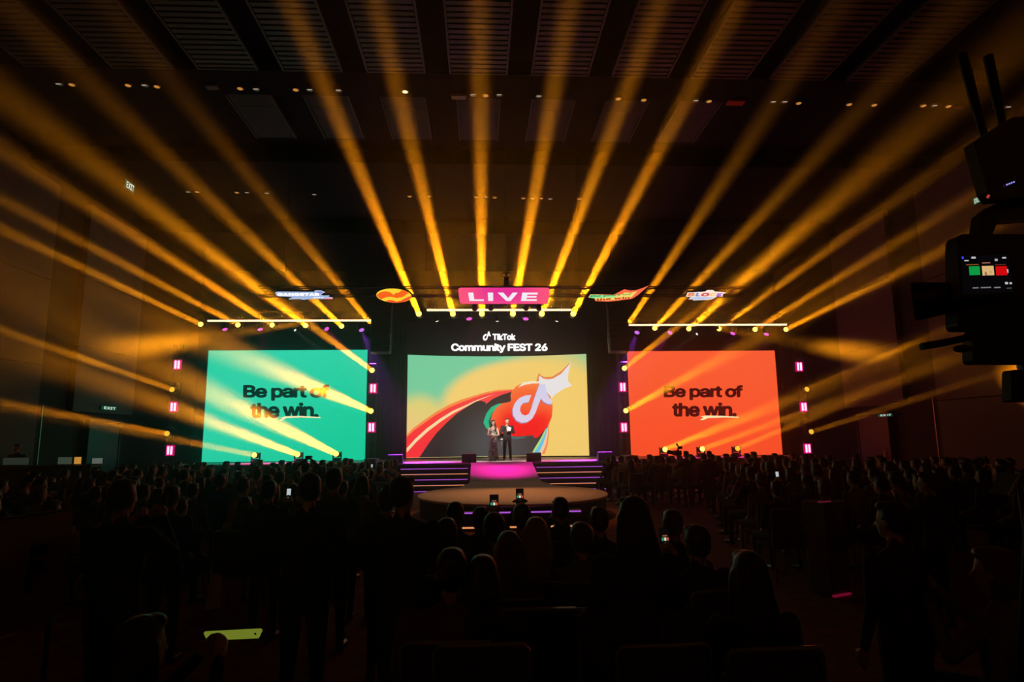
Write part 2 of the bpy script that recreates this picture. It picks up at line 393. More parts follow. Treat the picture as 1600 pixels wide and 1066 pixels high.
# the two side screens: flat LED walls at depth 30, picture coordinates are photo pixels
YSS = 30.0
def side_screen(lb, corners, mface, ink, texts, swoosh, name):
    tl, trr, br, bl = corners
    t = thing('led_screen', lb, 'screen', (0, 0, 0))
    P = [at(*q, YSS) for q in corners]
    xl = (P[0].x + P[3].x) / 2; xr = (P[1].x + P[2].x) / 2; zt = (P[0].z + P[1].z) / 2; zb = SZ + .02
    fm = lambda x, y, off: V((at(x, y, YSS).x, YSS - off, at(x, y, YSS).z))
    fm2 = lambda u, v, off: V((xl + u * (xr - xl), YSS - off, zb + v * (zt - zb)))
    MB().box(((xl + xr) / 2, YSS + .12, (zb + zt) / 2), (xr - xl + .04, .2, zt - zb + .02), bev=.01).build('cabinet', M_BLACK, t)
    flat_poly('screen_face', rect(0, 0, 1, 1), mface, fm2, t, 0, None, .0)
    for body, q in texts: text_on('lettering', body, q, ink, fm, t, .034, .88, .012)
    flat_poly('underline', swoosh, emit('underline_cream', (255, 240, 180), 1.0), fm, t, 0, None, .02)
    return t
g = G('screen_green'); f1 = g.ramp(g.math('ADD', g.math('SUBTRACT', g.u, g.v), .0), -.6, .9)
side_screen('big teal green LED screen reading Be part of the win, left of the stage', ((327, 547), (575, 547.5), (569.5, 717.5), (314, 718)),
            g.done(g.mix(f1, (50, 214, 172), (22, 205, 156))), emit('ink_dark_green', (4, 26, 22)),
            [('Be part of', [(380, 626.5), (515, 626.5), (515, 601), (380, 601)]), ('the win.', [(391, 653.5), (498, 653.5), (498, 629), (391, 629)])],
            [(436, 658), (442, 653.5), (438, 653.2), (447, 650.5), (470, 650), (501, 652), (501, 653.6), (470, 652.5), (448, 653.5), (441, 657.2)], 'l')
g = G('screen_red'); f1 = g.ramp(g.v, 0, 1)
side_screen('big orange red LED screen reading Be part of the win, right of the stage', ((980, 548), (1210, 549), (1223.5, 714), (986, 714)),
            g.done(g.mix(f1, (255, 82, 42), (255, 95, 52))), emit('ink_black_red_glow', (58, 4, 8)),  # black lettering, with the red glow over it put into its colour
            [('Be part of', [(1037, 625.5), (1161, 625.5), (1161, 602), (1037, 602)]), ('the win.', [(1050, 651.5), (1151, 651.5), (1151, 629), (1050, 629)])],
            [(1093, 657), (1099, 652.5), (1094, 651), (1103, 649.5), (1130, 650), (1154, 651.5), (1154, 653), (1130, 652.5), (1106, 653.5), (1099, 656.5)], 'r')

# main screen: gently curved LED wall; picture coordinates are photo pixels 637..918 by 556..712
YM, SAG = 31.0, .8
XL, XR = at(636, 640, YM).x, at(918.5, 640, YM).x
ZB, ZT = 1.06, at(637, 554.5, YM).z
def fm_main(x, y, off):
    e = (x - 777) / 141.0
    # picture pixel -> fraction of the screen (its left and right edges lean a little in the picture)
    v = (712.5 - y) / (712.5 - 556.0); l = 634.6 + 2.9 * v; r = 919.6 - 3.2 * v
    u = (x - l) / (r - l); s = 2 * u - 1
    return V((XL + u * (XR - XL), YM + SAG * (1 - s * s) - off, ZB + v * (ZT - ZB)))
ms = thing('main_led_screen', 'curved main LED screen showing a red heart with a white music note, behind the hosts', 'screen', (0, 0, 0))
def Z(l): return [(620 + x / 5.0, 540 + y / 5.0) for x, y in l]      # points read off an enlarged crop
g = G('screen_art_sky')
c1 = g.ell(815, 640, 127, 77, .11); c2 = g.ell(655, 712, 62, 92, .16); c3 = g.ell(860, 700, 110, 150, .2); c4 = g.ell(636, 690, 60, 40, .9)
col = g.mix(c2, (122, 207, 160), (226, 214, 122)); col = g.mix(c1, col, (250, 211, 117)); col = g.mix(c3, col, (248, 209, 112)); col = g.mix(c4, col, (245, 205, 130))
n = 48; bm = bmesh.new(); grid = []
for i in range(n + 1):
    u = i / n; colv = []
    for v in (0, 1):
        lx = 634.6 + 2.9 * v; rx = 919.6 - 3.2 * v
        colv.append(bm.verts.new((lx + u * (rx - lx), 712.5 - v * 156.5, 0)))
    grid.append(colv)
for i in range(n): bm.faces.new((grid[i][0], grid[i + 1][0], grid[i + 1][1], grid[i][1]))
bm_lay('screen_face', bm, g.done(col), fm_main, ms, 0, None, 0)
def curved_box(name, m, off0, off1, z0, z1, parent, grow=.06):
    vs = []; fs = []; n = 24
    for i in range(n + 1):
        s = 2 * i / n - 1; x = (XL + XR) / 2 + s * ((XR - XL) / 2 + grow); y = YM + SAG * (1 - s * s)
        vs += [(x, y + off0, z0), (x, y + off0, z1), (x, y + off1, z1), (x, y + off1, z0)]
    for i in range(n):
        for k in range(4): fs.append((i * 4 + k, i * 4 + (k + 1) % 4, (i + 1) * 4 + (k + 1) % 4, (i + 1) * 4 + k))
    fs += [(0, 1, 2, 3), (n * 4 + 3, n * 4 + 2, n * 4 + 1, n * 4)]
    return MB().add(vs, fs).build(name, m, parent)
curved_box('cabinet', M_BLACK, .03, .3, ZB - .05, ZT + .04, ms)
CW = 6
g = G('art_dark'); f1 = g.ell(775, 700, 55, 50, .8)
flat_poly('picture_dark_field', Z([(162, 860), (190, 830), (230, 770), (300, 680), (380, 600), (460, 530), (540, 480), (600, 440), (650, 430), (690, 440), (750, 410), (900, 355), (960, 320), (1100, 400), (1185, 640), (1165, 670), (1100, 790), (1062, 860)]), g.done(g.mix(f1, (44, 39, 40), (78, 78, 78))), fm_main, ms, CW, None, .006)
g = G('art_red'); f1 = g.ramp(g.math('ADD', g.u, g.math('MULTIPLY', g.v, -1.0)), -30, 190)
flat_poly('picture_red_band', Z([(76, 706), (130, 655), (200, 606), (300, 536), (400, 482), (500, 440), (600, 405), (700, 375), (800, 357), (905, 350), (900, 362), (820, 385), (750, 415), (690, 458), (690, 442), (650, 430), (600, 440), (540, 480), (460, 530), (380, 600), (300, 680), (230, 770), (190, 830), (168, 860), (72, 860)]), g.done(g.mix(f1, (254, 50, 52), (252, 70, 72))), fm_main, ms, CW, None, .012)
flat_poly('picture_orange_band', Z([(76, 690), (130, 635), (200, 584), (300, 516), (400, 461), (500, 420), (600, 390), (700, 362), (800, 345), (905, 343), (905, 350), (800, 358), (700, 376), (600, 406), (500, 442), (400, 484), (300, 538), (200, 608), (130, 657), (76, 708)]), emit('art_orange', (255, 140, 72)), fm_main, ms, CW, None, .018)
flat_poly('picture_cream_stripe', Z([(76, 790), (140, 720), (230, 640), (330, 568), (430, 508), (520, 470), (620, 425), (760, 378), (620, 434), (522, 484), (438, 526), (340, 588), (240, 662), (150, 742), (76, 822)]), emit('art_cream', (255, 222, 165)), fm_main, ms, CW, None, .024)
flat_poly('picture_green_crescent', Z([(850, 450), (790, 455), (735, 480), (695, 530), (670, 600), (690, 640), (722, 672), (760, 690), (745, 640), (716, 590), (738, 530), (790, 480)]), emit('art_green', (28, 186, 132)), fm_main, ms, CW, None, .018)
flat_poly('picture_teal_crescent', Z([(840, 455), (790, 478), (738, 528), (712, 590), (722, 650), (790, 700), (740, 600), (760, 520)]), emit('art_teal', (14, 92, 84)), fm_main, ms, CW, None, .021)
flat_poly('picture_teal_shadow', Z([(880, 705), (940, 716), (1010, 712), (1000, 722), (930, 732), (890, 726)]), emit('art_teal_grey', (66, 112, 110)), fm_main, ms, CW, None, .021)
for nm, pts, rgb in (('lime', [(1165, 655), (1130, 720), (1085, 790), (1056, 838), (1072, 842), (1110, 780), (1150, 710), (1170, 665)], (190, 225, 130)),
                     ('blue', [(1168, 655), (1150, 710), (1110, 780), (1070, 842), (1108, 844), (1145, 770), (1172, 690), (1178, 645)], (98, 200, 232)),
                     ('peach', [(1178, 645), (1172, 690), (1145, 770), (1108, 844), (1135, 846), (1165, 780), (1182, 700), (1184, 640)], (252, 205, 165)),
                     ('orange', [(1184, 640), (1182, 700), (1165, 780), (1135, 846), (1155, 848), (1180, 780), (1190, 700), (1191, 620)], (250, 140, 80))):
    flat_poly('picture_%s_stripe' % nm, Z(pts), emit('art_stripe_' + nm, rgb), fm_main, ms, CW, None, .018)
flat_poly('picture_burst_shadow', Z([(1095, 285), (1104, 250), (1115, 218), (1135, 240), (1165, 252), (1220, 250), (1290, 208), (1364, 138), (1300, 250), (1220, 290), (1140, 300)]), emit('art_burst_orange', (238, 132, 66)), fm_main, ms, CW, None, .024)
g = G('art_heart')
r1 = g.ell(1010 / 5 + 620, 640 / 5 + 540, 56, 46, .55); r2 = g.ell(1040 / 5 + 620, 430 / 5 + 540, 30, 20, .7)
e1 = g.ramp(g.v, 590, 640)
hc = g.mix(r1, (255, 138, 70), (250, 18, 22)); hc = g.mix(r2, hc, (252, 96, 40))
flat_poly('picture_heart', Z([(1085, 727), (1066, 714), (1066, 702), (1020, 706), (940, 711), (860, 702), (790, 672), (745, 632), (728, 588), (740, 535), (775, 485), (825, 452), (880, 442), (893, 430), (888, 390), (900, 355), (935, 318), (990, 294), (1060, 285), (1120, 292), (1170, 330), (1205, 410), (1222, 480), (1216, 560), (1190, 622), (1150, 672), (1108, 716)]), g.done(hc), fm_main, ms, CW, None, .030)
flat_poly('picture_heart_glow', Z([(990, 290), (1060, 280), (1120, 286), (1128, 300), (1060, 300), (1000, 310), (950, 330)]), emit('art_heart_glow', (250, 236, 205)), fm_main, ms, CW, None, .034)
flat_poly('picture_white_burst', Z([(1118, 238), (1150, 262), (1180, 270), (1225, 266), (1290, 228), (1366, 142), (1344, 235), (1342, 290), (1372, 324), (1300, 352), (1245, 388), (1216, 418), (1185, 380), (1150, 330), (1112, 296)]), emit('art_burst_white', (236, 232, 232)), fm_main, ms, CW, None, .036)
NOTE_Z = [(1055, 390), (1010, 392), (960, 412), (922, 452), (904, 500), (908, 548), (935, 588), (975, 606), (1020, 602), (1060, 575), (1086, 530), (1112, 462), (1130, 420), (1150, 445), (1180, 462), (1212, 466), (1220, 440), (1196, 412), (1176, 370), (1166, 310), (1120, 305), (1095, 370), (1070, 440), (1052, 500), (1035, 535), (1008, 550), (980, 540), (964, 512), (968, 478), (990, 452), (1032, 446)]
flat_poly('picture_note_shadow', Z([(x - 6, y + 8) for x, y in NOTE_Z]), emit('art_note_shadow', (168, 120, 150)), fm_main, ms, CW, None, .038)
g = G('art_note'); flat_poly('picture_note', Z(NOTE_Z), g.done(g.mix(g.ramp(g.v, 600, 660), (214, 212, 240), (226, 212, 238))), fm_main, ms, CW, None, .042)
# fascia above the main screen with the glowing event title
hd = thing('title_fascia', 'black header above the main screen with glowing white event title', 'sign', (0, 0, 0))
zt0, zt1 = ZT + .08, at(777, 503, YM).z
curved_box('header_board', mat('header_black', (.015, .013, .013), .6), -.02, .25, zt0, zt1, hd)
def fm_head(x, y, off):
    p = at(x, y, YM + .6); s = (p.x - (XL + XR) / 2) / ((XR - XL) / 2 + .06)
    Y = YM + SAG * (1 - s * s) - .02 - off; return at(x, y, Y)
E_WHITE = emit('letter_white', (255, 250, 250), 1.6)
text_on('lettering', 'TikTok', [(769.5, 531.5), (805.5, 531.5), (805.5, 521.5), (769.5, 521.5)], E_WHITE, fm_head, hd, .028, .9, .04, 6)
text_on('lettering', 'Community FEST 26', [(705, 551.5), (855.5, 551.5), (855.5, 536.8), (705, 536.8)], E_WHITE, fm_head, hd, .032, .9, .04, 6)
nx = [(x - 903) / (1222 - 903) for x, y in NOTE_Z]; ny = [(y - 303) / (608 - 303) for x, y in NOTE_Z]
flat_poly('emblem_note', [(754.5 + a * 12.5, 518 + b * 14.5) for a, b in zip(nx, ny)], E_WHITE, fm_head, hd, 0, None, .05)
# black drape towers between the screens
for s in (-1, 1):
    t = thing('drape_wall', 'black drape wall between the main screen and the %s screen' % ('green' if s < 0 else 'red'), 'curtain', (X0 + s * 5.55, 31.3, SZ))
    mb = MB(); n = 28; vs = []; fs = []
    for i in range(n + 1):
        x = -.95 + 1.9 * i / n; y = .05 * math.sin(i * 1.6)
        vs += [(x, y, 0), (x, y, 6.2), (x, y + .03, 6.2), (x, y + .03, 0)]
    for i in range(n):
        for k in range(4): fs.append((i * 4 + k, i * 4 + (k + 1) % 4, (i + 1) * 4 + (k + 1) % 4, (i + 1) * 4 + k))
    mb.add(vs, fs).build('cloth', mat('drape', (.009, .007, .008), .95, spec=.1), t, True)
    MB().tube([(-1, 0, 6.2), (1, 0, 6.2)], .03).build('rail', M_TRUSS, t)

# ---------------------------------------------------------------- trusses
def truss(lb, a, b, w=.3, rc=.022, drops=()):
    a, b = V(a), V(b); Ln = (b - a).length; d = (b - a).normalized()
    t = thing('truss', lb, 'truss', a)
    up = V((0, 0, 1)) if abs(d.z) < .9 else V((0, -1, 0)); sd = d.cross(up).normalized(); up = sd.cross(d)
    cs = [sd * (i * w / 2) + up * (j * w / 2) for i, j in ((-1, -1), (1, -1), (1, 1), (-1, 1))]
    for c in cs: MB().tube([c, c + d * Ln], rc, 6).build('chord', M_TRUSS, t)
    mb = MB(); n = max(2, int(Ln / (w * 1.15)))
    for k in range(n):
        p, q = d * (Ln * k / n), d * (Ln * (k + 1) / n)
        for i in range(4):
            c0, c1 = cs[i], cs[(i + 1) % 4]
            mb.tube([p + c0, q + c1] if k % 2 else [p + c1, q + c0], rc * .55, 4, False)
    o = mb.build('lacing', M_TRUSS, t); o['kind'] = 'stuff'
    for k in drops:
        MB().tube([d * (Ln * k) + up * w / 2, d * (Ln * k) + V((0, 0, ZC - a.z + .42))], .008, 4).build('hanging_cable', M_TRUSS, t)
    return t
YT = 19.0
zt = at(800, 456, YT).z
p0, p1 = at(405, 452, YT), at(1165, 458, YT)
truss('long black truss carrying the coloured signs above the audience', (p0.x, YT, zt), (p1.x, YT, zt), .26, .02, (.05, .35, .65, .95))
YC, YSD = 26.0, 29.5
zl_c = at(777, 492, YC).z; zl_s = at(440, 509.5, YSD).z
truss('middle black lighting truss over the stage front', (X0 - 3.9, YC, zl_c + .51), (X0 + 4.0, YC, zl_c + .51), .3, .022, (.1, .9))
truss('black lighting truss above the green screen', (-13.8, YSD, zl_s + .51), (-5.2, YSD, zl_s + .51), .3, .022, (.1, .9))
truss('black lighting truss above the red screen', (7.0, YSD, zl_s + .47), (15.2, YSD, zl_s + .47), .3, .022, (.1, .9))
# LED batten lines: a bright strip and a flat sheet of light towards the audience
E_BAR = emit('batten_warm', (255, 232, 180), 1.6)
def batten(lb, pa, pb, Y, power):
    a = at(*pa, Y); b = at(*pb, Y); z = (a.z + b.z) / 2; n = 8
    t = thing('led_batten', lb, 'stage light', ((a.x + b.x) / 2, Y, z)); ln = b.x - a.x
    me = MB().box((0, 0, 0), (ln / n - .02, .12, .10), bev=.01).mesh('bar', M_BLACK)
    e = MB().box((0, -.066, 0), (ln / n - .005, .015, .085)).mesh('led_strip', E_BAR)
    cl = MB().box((0, .14, .12), (.05, .26, .3), bev=.01).mesh('clamp', M_BLACK)
    for i in range(n):
        o = link('bar', me, t, (-ln / 2 + (i + .5) * ln / n, 0, 0)); link('led_strip', e, o); link('clamp', cl, o)
    lamp('AREA', 'sheet_light', (t.location.x, Y - .09, z), (t.location.x, Y - 10, z + .12), power, AMBER, t, shape='RECTANGLE', size=ln, size_y=.07, spread=math.radians(9))
    return t
SHEET = 0.07
batten('glowing LED batten line under the middle of the truss, below the pink sign', (667, 485), (893, 485), YC - .3, 900 * SHEET)
batten('glowing LED batten line above the green screen', (325, 501.5), (580, 501.5), YSD - .3, 1250 * SHEET)
batten('glowing LED batten line above the red screen', (982, 503), (1229, 513), YSD - .3, 800 * SHEET)

# ---------------------------------------------------------------- moving heads
mh_base = MB().box((0, 0, .07), (.36, .3, .14), bev=.03).mesh('base', M_BLACK)
mh_yoke = MB().box((0, 0, .16), (.34, .14, .05), bev=.015).box((-.17, 0, .3), (.045, .12, .32), bev=.015).box((.17, 0, .3), (.045, .12, .32), bev=.015).mesh('yoke', M_BLACK)
mh_head = MB().tube([(0, .2, 0), (0, .17, 0), (0, -.04, 0), (0, -.08, 0), (0, -.2, 0)], [.09, .125, .135, .13, .13], 20).mesh('head', M_BLACK, False)
def moving_head(px, py, Y, tgt, power, lb, col=AMBER, lens='amber', size=1.0, hang=True, blend=.35, rad=.1, group=None, spot=True, lr=.115, clamp=False):
    p = at(px, py, Y); tg = V(tgt)
    if not hang: p.z = SZ + .34
    t = thing('moving_head_light', lb, 'stage light', p + V((0, 0, .34 if hang else -.34)), 0, group)
    sg = -1 if hang else 1
    for nm, me in (('base', mh_base), ('yoke', mh_yoke)):
        o = link(nm, me, t); o.scale = (1, 1, sg)
    if clamp: MB().box((0, .2, -.05), (.1, .46, .1), bev=.02).build('clamp', M_BLACK, t)
    d = (tg - p).normalized()
    h = link('head', mh_head, t, (0, 0, sg * .34)); h.rotation_euler = (-d).to_track_quat('Y', 'Z').to_euler()
    em = {'amber': emit('lens_amber', (255, 214, 96), 2.6), 'amber_dim': emit('lens_amber_dim', (255, 196, 60), 1.0), 'magenta': emit('lens_magenta', (250, 95, 225), 1.0), 'violet': emit('lens_violet', (215, 120, 245), 1.0), 'white': emit('lens_white', (255, 250, 240), 1.2)}[lens]
    key = 'lens_' + lens + str(lr)
    me = bpy.data.meshes.get(key) or MB().tube([(0, -.2, 0), (0, -.215, 0), (0, -.225, 0)], [lr, lr * .95, lr * .7], 18).mesh(key, em)
    link('lens', me, h)
    if spot:
        if lens.startswith('amber'):       # a near-parallel beam leaving the whole lens
            lamp('AREA', 'beam', p + d * .24, tg, power * BEAM, col, t, shape='DISK', size=.22, spread=math.radians(1.2 * size))
        else:
            lamp('SPOT', 'beam', p + d * .24, tg, power, col, t, spot_size=math.radians(size), spot_blend=blend, shadow_soft_size=rad)
    return t
PB = 60
grp = 'amber beam lights on the middle truss'
for k, (x, y, x2, y2) in enumerate([(655, 492, 489, 91), (708, 492, 600, 50), (753, 492, 750, 100), (801, 492, 873, 100), (846, 492, 969, 169), (895, 492, 1070, 159)]):
    s = at(x, y, YC); 
    moving_head(x, y, YC, atz(x2, y2, s.z), PB * .92, 'amber beam light below the middle batten, %s from the left' % ORD[k], size=.72, group=grp)
grp = 'amber beam lights above the green screen'
for k, (x, y, x2, y2) in enumerate([(316, 508, 0, 357), (374, 509, 74, 350), (427, 509, 182, 350), (479, 510, 270, 350), (535, 511, 368, 350)]):
    s = at(x, y, YSD); 
    moving_head(x, y, YSD, atz(x2, y2, s.z), PB * (.8, .8, 1.1, 1.3, .6)[k], 'amber beam light above the green screen, %s from the left' % ORD[k], size=(1.0, 1.0, 1.2, 1.8, 1.0)[k], group=grp)
grp = 'amber beam lights above the red screen'
for k, (x, y, x2, y2) in enumerate([(1022, 514, 1181, 345), (1075, 515, 1263, 350), (1122, 515, 1347, 350), (1178, 516, 1448, 350), (1226, 516, 1516, 370)]):
    s = at(x, y, YSD); 
    moving_head(x, y, YSD, atz(x2, y2, s.z), PB * (.45, 1.0, .55, .45, .7)[k], 'amber beam light above the red screen, %s from the left' % ORD[k], size=(1.0, 1.8, 1.0, 1.0, 1.4)[k], group=grp)
for px, x2, y2, pw, nm in ((579, 182, 20, .45, 'right end of the batten above the green screen'), (983, 1290, 40, .3, 'left end of the batten above the red screen')):
    s = at(px, 505, YSD); moving_head(px, 505, YSD, atz(x2, y2, s.z), PB * pw, 'added amber sheet edge light at the %s' % nm, size=1.0, lens='amber_dim', lr=.06)  # lamps added to brighten the end edge of each light sheet
def beam_along(px, py, Y, x2, y2, near):         # second point read where the straight beam has come nearer to the camera
    return at(px, py, Y), at(x2, y2, near)
for k, (x, y, Y, x2, y2, nr, pw, sz, lb, ln) in enumerate([
    (583, 580, 29.0, 270, 350, 12.5, .7, 1.0, 'upper amber beam light on the drape tower right of the green screen', 'amber'),
    (581, 643, 29.0, 0, 395, 7.5, 1.5, 2.3, 'lower amber beam light on the drape tower right of the green screen', 'amber'),
    (272, 610, 29.0, 0, 515, 18.3, .8, 1.0, 'upper amber beam light on the tower at the far left', 'amber_dim'),
    (264, 678, 29.0, 0, 630, 18.3, .5, 1.0, 'lower amber beam light on the tower at the far left', 'amber_dim'),
    (974, 577, 29.0, 1200, 398, 14.5, .45, 1.0, 'upper amber beam light on the drape tower left of the red screen', 'amber'),
    (976, 643, 29.0, 1400, 411, 11, .8, 2.2, 'lower amber beam light on the drape tower left of the red screen', 'amber'),
    (1257, 610, 29.0, 1500, 505, 20, .5, 1.0, 'upper amber beam light on the tower at the far right', 'amber_dim'),
    (1264, 676, 29.0, 1600, 570, 17.5, .4, 1.0, 'lower amber beam light on the tower at the far right', 'amber_dim')]):
    moving_head(x, y, Y, at(x2, y2, nr), PB * pw, lb, size=sz, lens=ln, group='amber beam lights on the towers', clamp=True)
for k, (x, y, x2, y2, nr, pw, sz, lb) in enumerate([
    (400, 708, 0, 633, 13.5, .35, 1.0, 'amber beam light standing on the deck before the green screen, leftmost of three'),
    (467, 706, 0, 536, 10.5, 1.5, 2.2, 'amber beam light standing on the deck before the green screen, middle of three'),
    (527, 706, 0, 454, 8.7, 2.3, 2.5, 'amber beam light standing on the deck before the green screen, rightmost of three'),
    (1037, 705, 1500, 520, 11, .8, 2.0, 'amber beam light standing on the deck before the red screen, leftmost of three'),
    (1095, 704, 1500, 556, 13, .5, 1.4, 'amber beam light standing on the deck before the red screen, middle of three'),
    (1150, 703, 1450, 575, 15, .35, 1.2, 'dimmer amber beam light standing before the red screen, rightmost of three')]):
    moving_head(x, y, 28.2, at(x2, y2, nr), PB * pw, lb, size=sz, hang=False, group='amber beam lights on the deck', lens='amber' if k != 5 else 'amber_dim')
# side washes at the outer ends of the battens: soft wide beams outwards into hanging smoke
def smoke(lb, c, rad, density):
    m = bpy.data.materials.new('smoke_cloud'); m.use_nodes = True; nt = m.node_tree; nt.nodes.clear()
    o_ = nt.nodes.new('ShaderNodeOutputMaterial'); v_ = nt.nodes.new('ShaderNodeVolumeScatter'); v_.inputs['Anisotropy'].default_value = .15
    tc = nt.nodes.new('ShaderNodeTexCoord'); ln = nt.nodes.new('ShaderNodeVectorMath'); ln.operation = 'LENGTH'
    mr = nt.nodes.new('ShaderNodeMapRange'); mr.interpolation_type = 'SMOOTHSTEP'; mr.inputs[1].default_value = 1; mr.inputs[2].default_value = .2; mr.inputs[3].default_value = 0; mr.inputs[4].default_value = density
    nt.links.new(tc.outputs['Object'], ln.inputs[0]); nt.links.new(ln.outputs['Value'], mr.inputs[0]); nt.links.new(mr.outputs[0], v_.inputs['Density']); nt.links.new(v_.outputs[0], o_.inputs['Volume'])
    o = MB().ell((0, 0, 0), 1, 20, 14).build('smoke_cloud', m); o.location = c; o.scale = rad
    tag(o, lb, 'smoke', kind='stuff')
smoke('amber lit smoke cloud near the left wall, beyond the pink tube lights', at(228, 537, 23.0), (3.2, 3.0, 1.1), .035)
smoke('dim amber smoke cloud near the right wall, beyond the pink tube lights', at(1330, 548, 23.2), (2.6, 2.6, .9), .03)
for s, (a, b) in ((-1, ((470, 504), (205, 543))), (1, ((1120, 512), (1380, 556)))):
    p = at(*a, YSD - .3)
    t = thing('wash_or_added_light', 'soft wide wash light at the outer part of the batten above the %s screen' % ('green' if s < 0 else 'red'), 'stage light', p + V((0, .1, 0)))
    MB().box((0, .1, .2), (.1, .3, .34), bev=.02).build('yoke', M_BLACK, t)
    MB().tube([(0, 0, 0), (s * .12, 0, 0)], .07, 14).build('head', M_BLACK, t)
    lamp('AREA', 'beam', p + V((s * .16, 0, 0)), at(*b, 22.0), 230 * (1 if s < 0 else .7), AMBER, t, shape='DISK', size=.4, spread=math.radians(8))
# added, unseen fill and key lights that brighten the round platform and the hosts
for k, (dx, tgt, pw, sz, cl, lb) in enumerate(((-1.0, (X0 - .6, 16.8, .5), 480, 50, (1, .42, .16), 'added warm fill light on the long truss above the round platform, left one'),
                                  (1.0, (X0 + .6, 16.8, .5), 520, 50, (1, .36, .12), 'added warm fill light on the long truss above the round platform, right one'),
                                  (-.5, (.75, 27.4, 2.45), 4200, 9, WARM, 'added white key light on the long truss aimed at the hosts, left one'),
                                  (.6, (1.2, 27.4, 2.45), 4200, 9, WARM, 'added white key light on the long truss aimed at the hosts, right one'))):
    p = V((X0 + dx, YT + .12, zt - .45)); d = (V(tgt) - p).normalized()
    t = thing('wash_or_added_light', lb, 'stage light', p)
    h = MB().tube([(0, .16, 0), (0, -.04, 0), (0, -.1, 0)], [.06, .08, .085], 14).build('barrel', M_BLACK, t); h.rotation_euler = (-d).to_track_quat('Y', 'Z').to_euler()
    MB().tube([(0, 0, 0), (0, 0, .34)], .02, 8).build('drop_pole', M_BLACK, t)
    lamp('SPOT', 'beam', p + d * .12, tgt, pw, cl, t, spot_size=math.radians(sz), spot_blend=.8, shadow_soft_size=.08)
# magenta and violet washes, white spots
for x, y, Y, tx, ty, tz, pw, kk, lb in [
    (732, 492, YC, .5, 23.7, .8, .27, 'magenta', 'magenta wash light under the middle batten, left one'),
    (822, 492, YC, 1.2, 23.7, .8, .27, 'magenta', 'magenta wash light under the middle batten, right one'),
    (350, 509, YSD, -9.5, 28, 1, .5, 'magenta', 'magenta wash light above the green screen, left one'),
    (405, 509, YSD, -8, 28, 1, .5, 'magenta', 'magenta wash light above the green screen, middle one'),
    (507, 510, YSD, -1.8, 26.2, 1, 1.2, 'magenta', 'magenta wash light above the green screen, right one'),
    (563, 511, YSD, -2.6, 26.3, 1, 2.5, 'violet', 'violet wash light at the inner end above the green screen'),
    (997, 515, YSD, 4.6, 26.3, 1, 2, 'violet', 'violet wash light at the inner end above the red screen'),
    (1050, 516, YSD, 3.8, 26.2, 1, 1.2, 'magenta', 'magenta wash light above the red screen, left one'),
    (1147, 516, YSD, 9, 28, 1, .4, 'magenta', 'magenta wash light above the red screen, middle one'),
    (1199, 517, YSD, 11, 28, 1, .4, 'magenta', 'magenta wash light above the red screen, right one')]:
    moving_head(x, y, Y, (tx, ty, tz), 9000 * pw, lb, MAGENTA if kk == 'magenta' else VIOLET, kk, 24, True, .9, .08, 'magenta and violet wash lights', True, .12)
for x, y, Y, tgt, pw, sz, lb in [
    (683, 502, YC, (-.2, 26.4, 1.0), 1700, 12, 'small white spotlight above the title, left one'),
    (777, 502, YC, (.95, 26.4, 1.0), 1700, 12, 'small white spotlight above the title, middle one'),
    (870, 502, YC, (2.1, 26.4, 1.0), 1700, 12, 'small white spotlight above the title, right one'),
    (461, 516, YSD, (-5.6, 28.7, 4.6), 5000, 12, 'small white spotlight above the green screen'),
    (1089, 522, YSD, (7.2, 28.7, 4.6), 3500, 12, 'small white spotlight above the red screen')]:
    p = at(x, y, Y); d = (V(tgt) - p).normalized(); q = (-d).to_track_quat('Y', 'Z')
    t = thing('spotlight', lb, 'stage light', p, 0, 'small white spotlights')
    h = MB().tube([(0, .3, 0), (0, .05, 0), (0, .0, 0)], [.06, .075, .08], 14).build('barrel', M_BLACK, t); h.rotation_euler = q.to_euler()
    MB().tube([(0, .01, 0), (0, -.012, 0)], .06, 14).build('lens', emit('lens_white', (255, 250, 240), 1.2), h)
    MB().tube([(0, 0, 0), (0, 0, (zl_c if Y == YC else zl_s) + .37 - p.z)], .02, 8).build('drop_pole', M_BLACK, t)
    lamp('SPOT', 'beam', p + d * .03, tgt, pw, WARM, t, spot_size=math.radians(sz), spot_blend=.6, shadow_soft_size=.05)

# ---------------------------------------------------------------- towers with pink tube lights
tube_me = MB().box((0, 0, 0), (.09, .05, .37), bev=.02).mesh('tube', emit('tube_pink', (255, 180, 245), 2.2))
halo_me = MB().box((0, .03, 0), (.36, .05, .46), bev=.01).mesh('painted_halo', emit('tube_halo_magenta', (215, 0, 95), 1.0))  # emissive plate that paints the magenta glow around the tubes
case_me = MB().box((0, .1, 0), (.46, .12, .54), bev=.02).mesh('case', M_BLACK)
def tube_light(px, py, Y, lb):
    t = thing('tube_light', lb, 'stage light', at(px, py, Y), 0, 'pink twin tube lights')
    link('case', case_me, t); d = link('painted_halo', halo_me, t)
    for s in (-1, 1): link('tube', tube_me, t, (s * .07, -.02, 0))
for col, nm in (([(277, 570), (271, 636), (265.5, 704)], 'outer left tower'), ([(1249, 573), (1256, 636), (1262, 701)], 'outer right tower')):
    for k, (x, y) in enumerate(col): tube_light(x, y, 29.08, 'pink twin tube light on the %s, %s' % (nm, ('top', 'middle', 'bottom')[k]))
for col, nm in (([(583, 607), (580.5, 668)], 'drape tower right of the green screen'), ([(973, 605), (975, 668)], 'drape tower left of the red screen')):
    for k, (x, y) in enumerate(col): tube_light(x, y, 29.08, 'pink twin tube light on the %s, %s' % (nm, ('upper', 'lower')[k]))
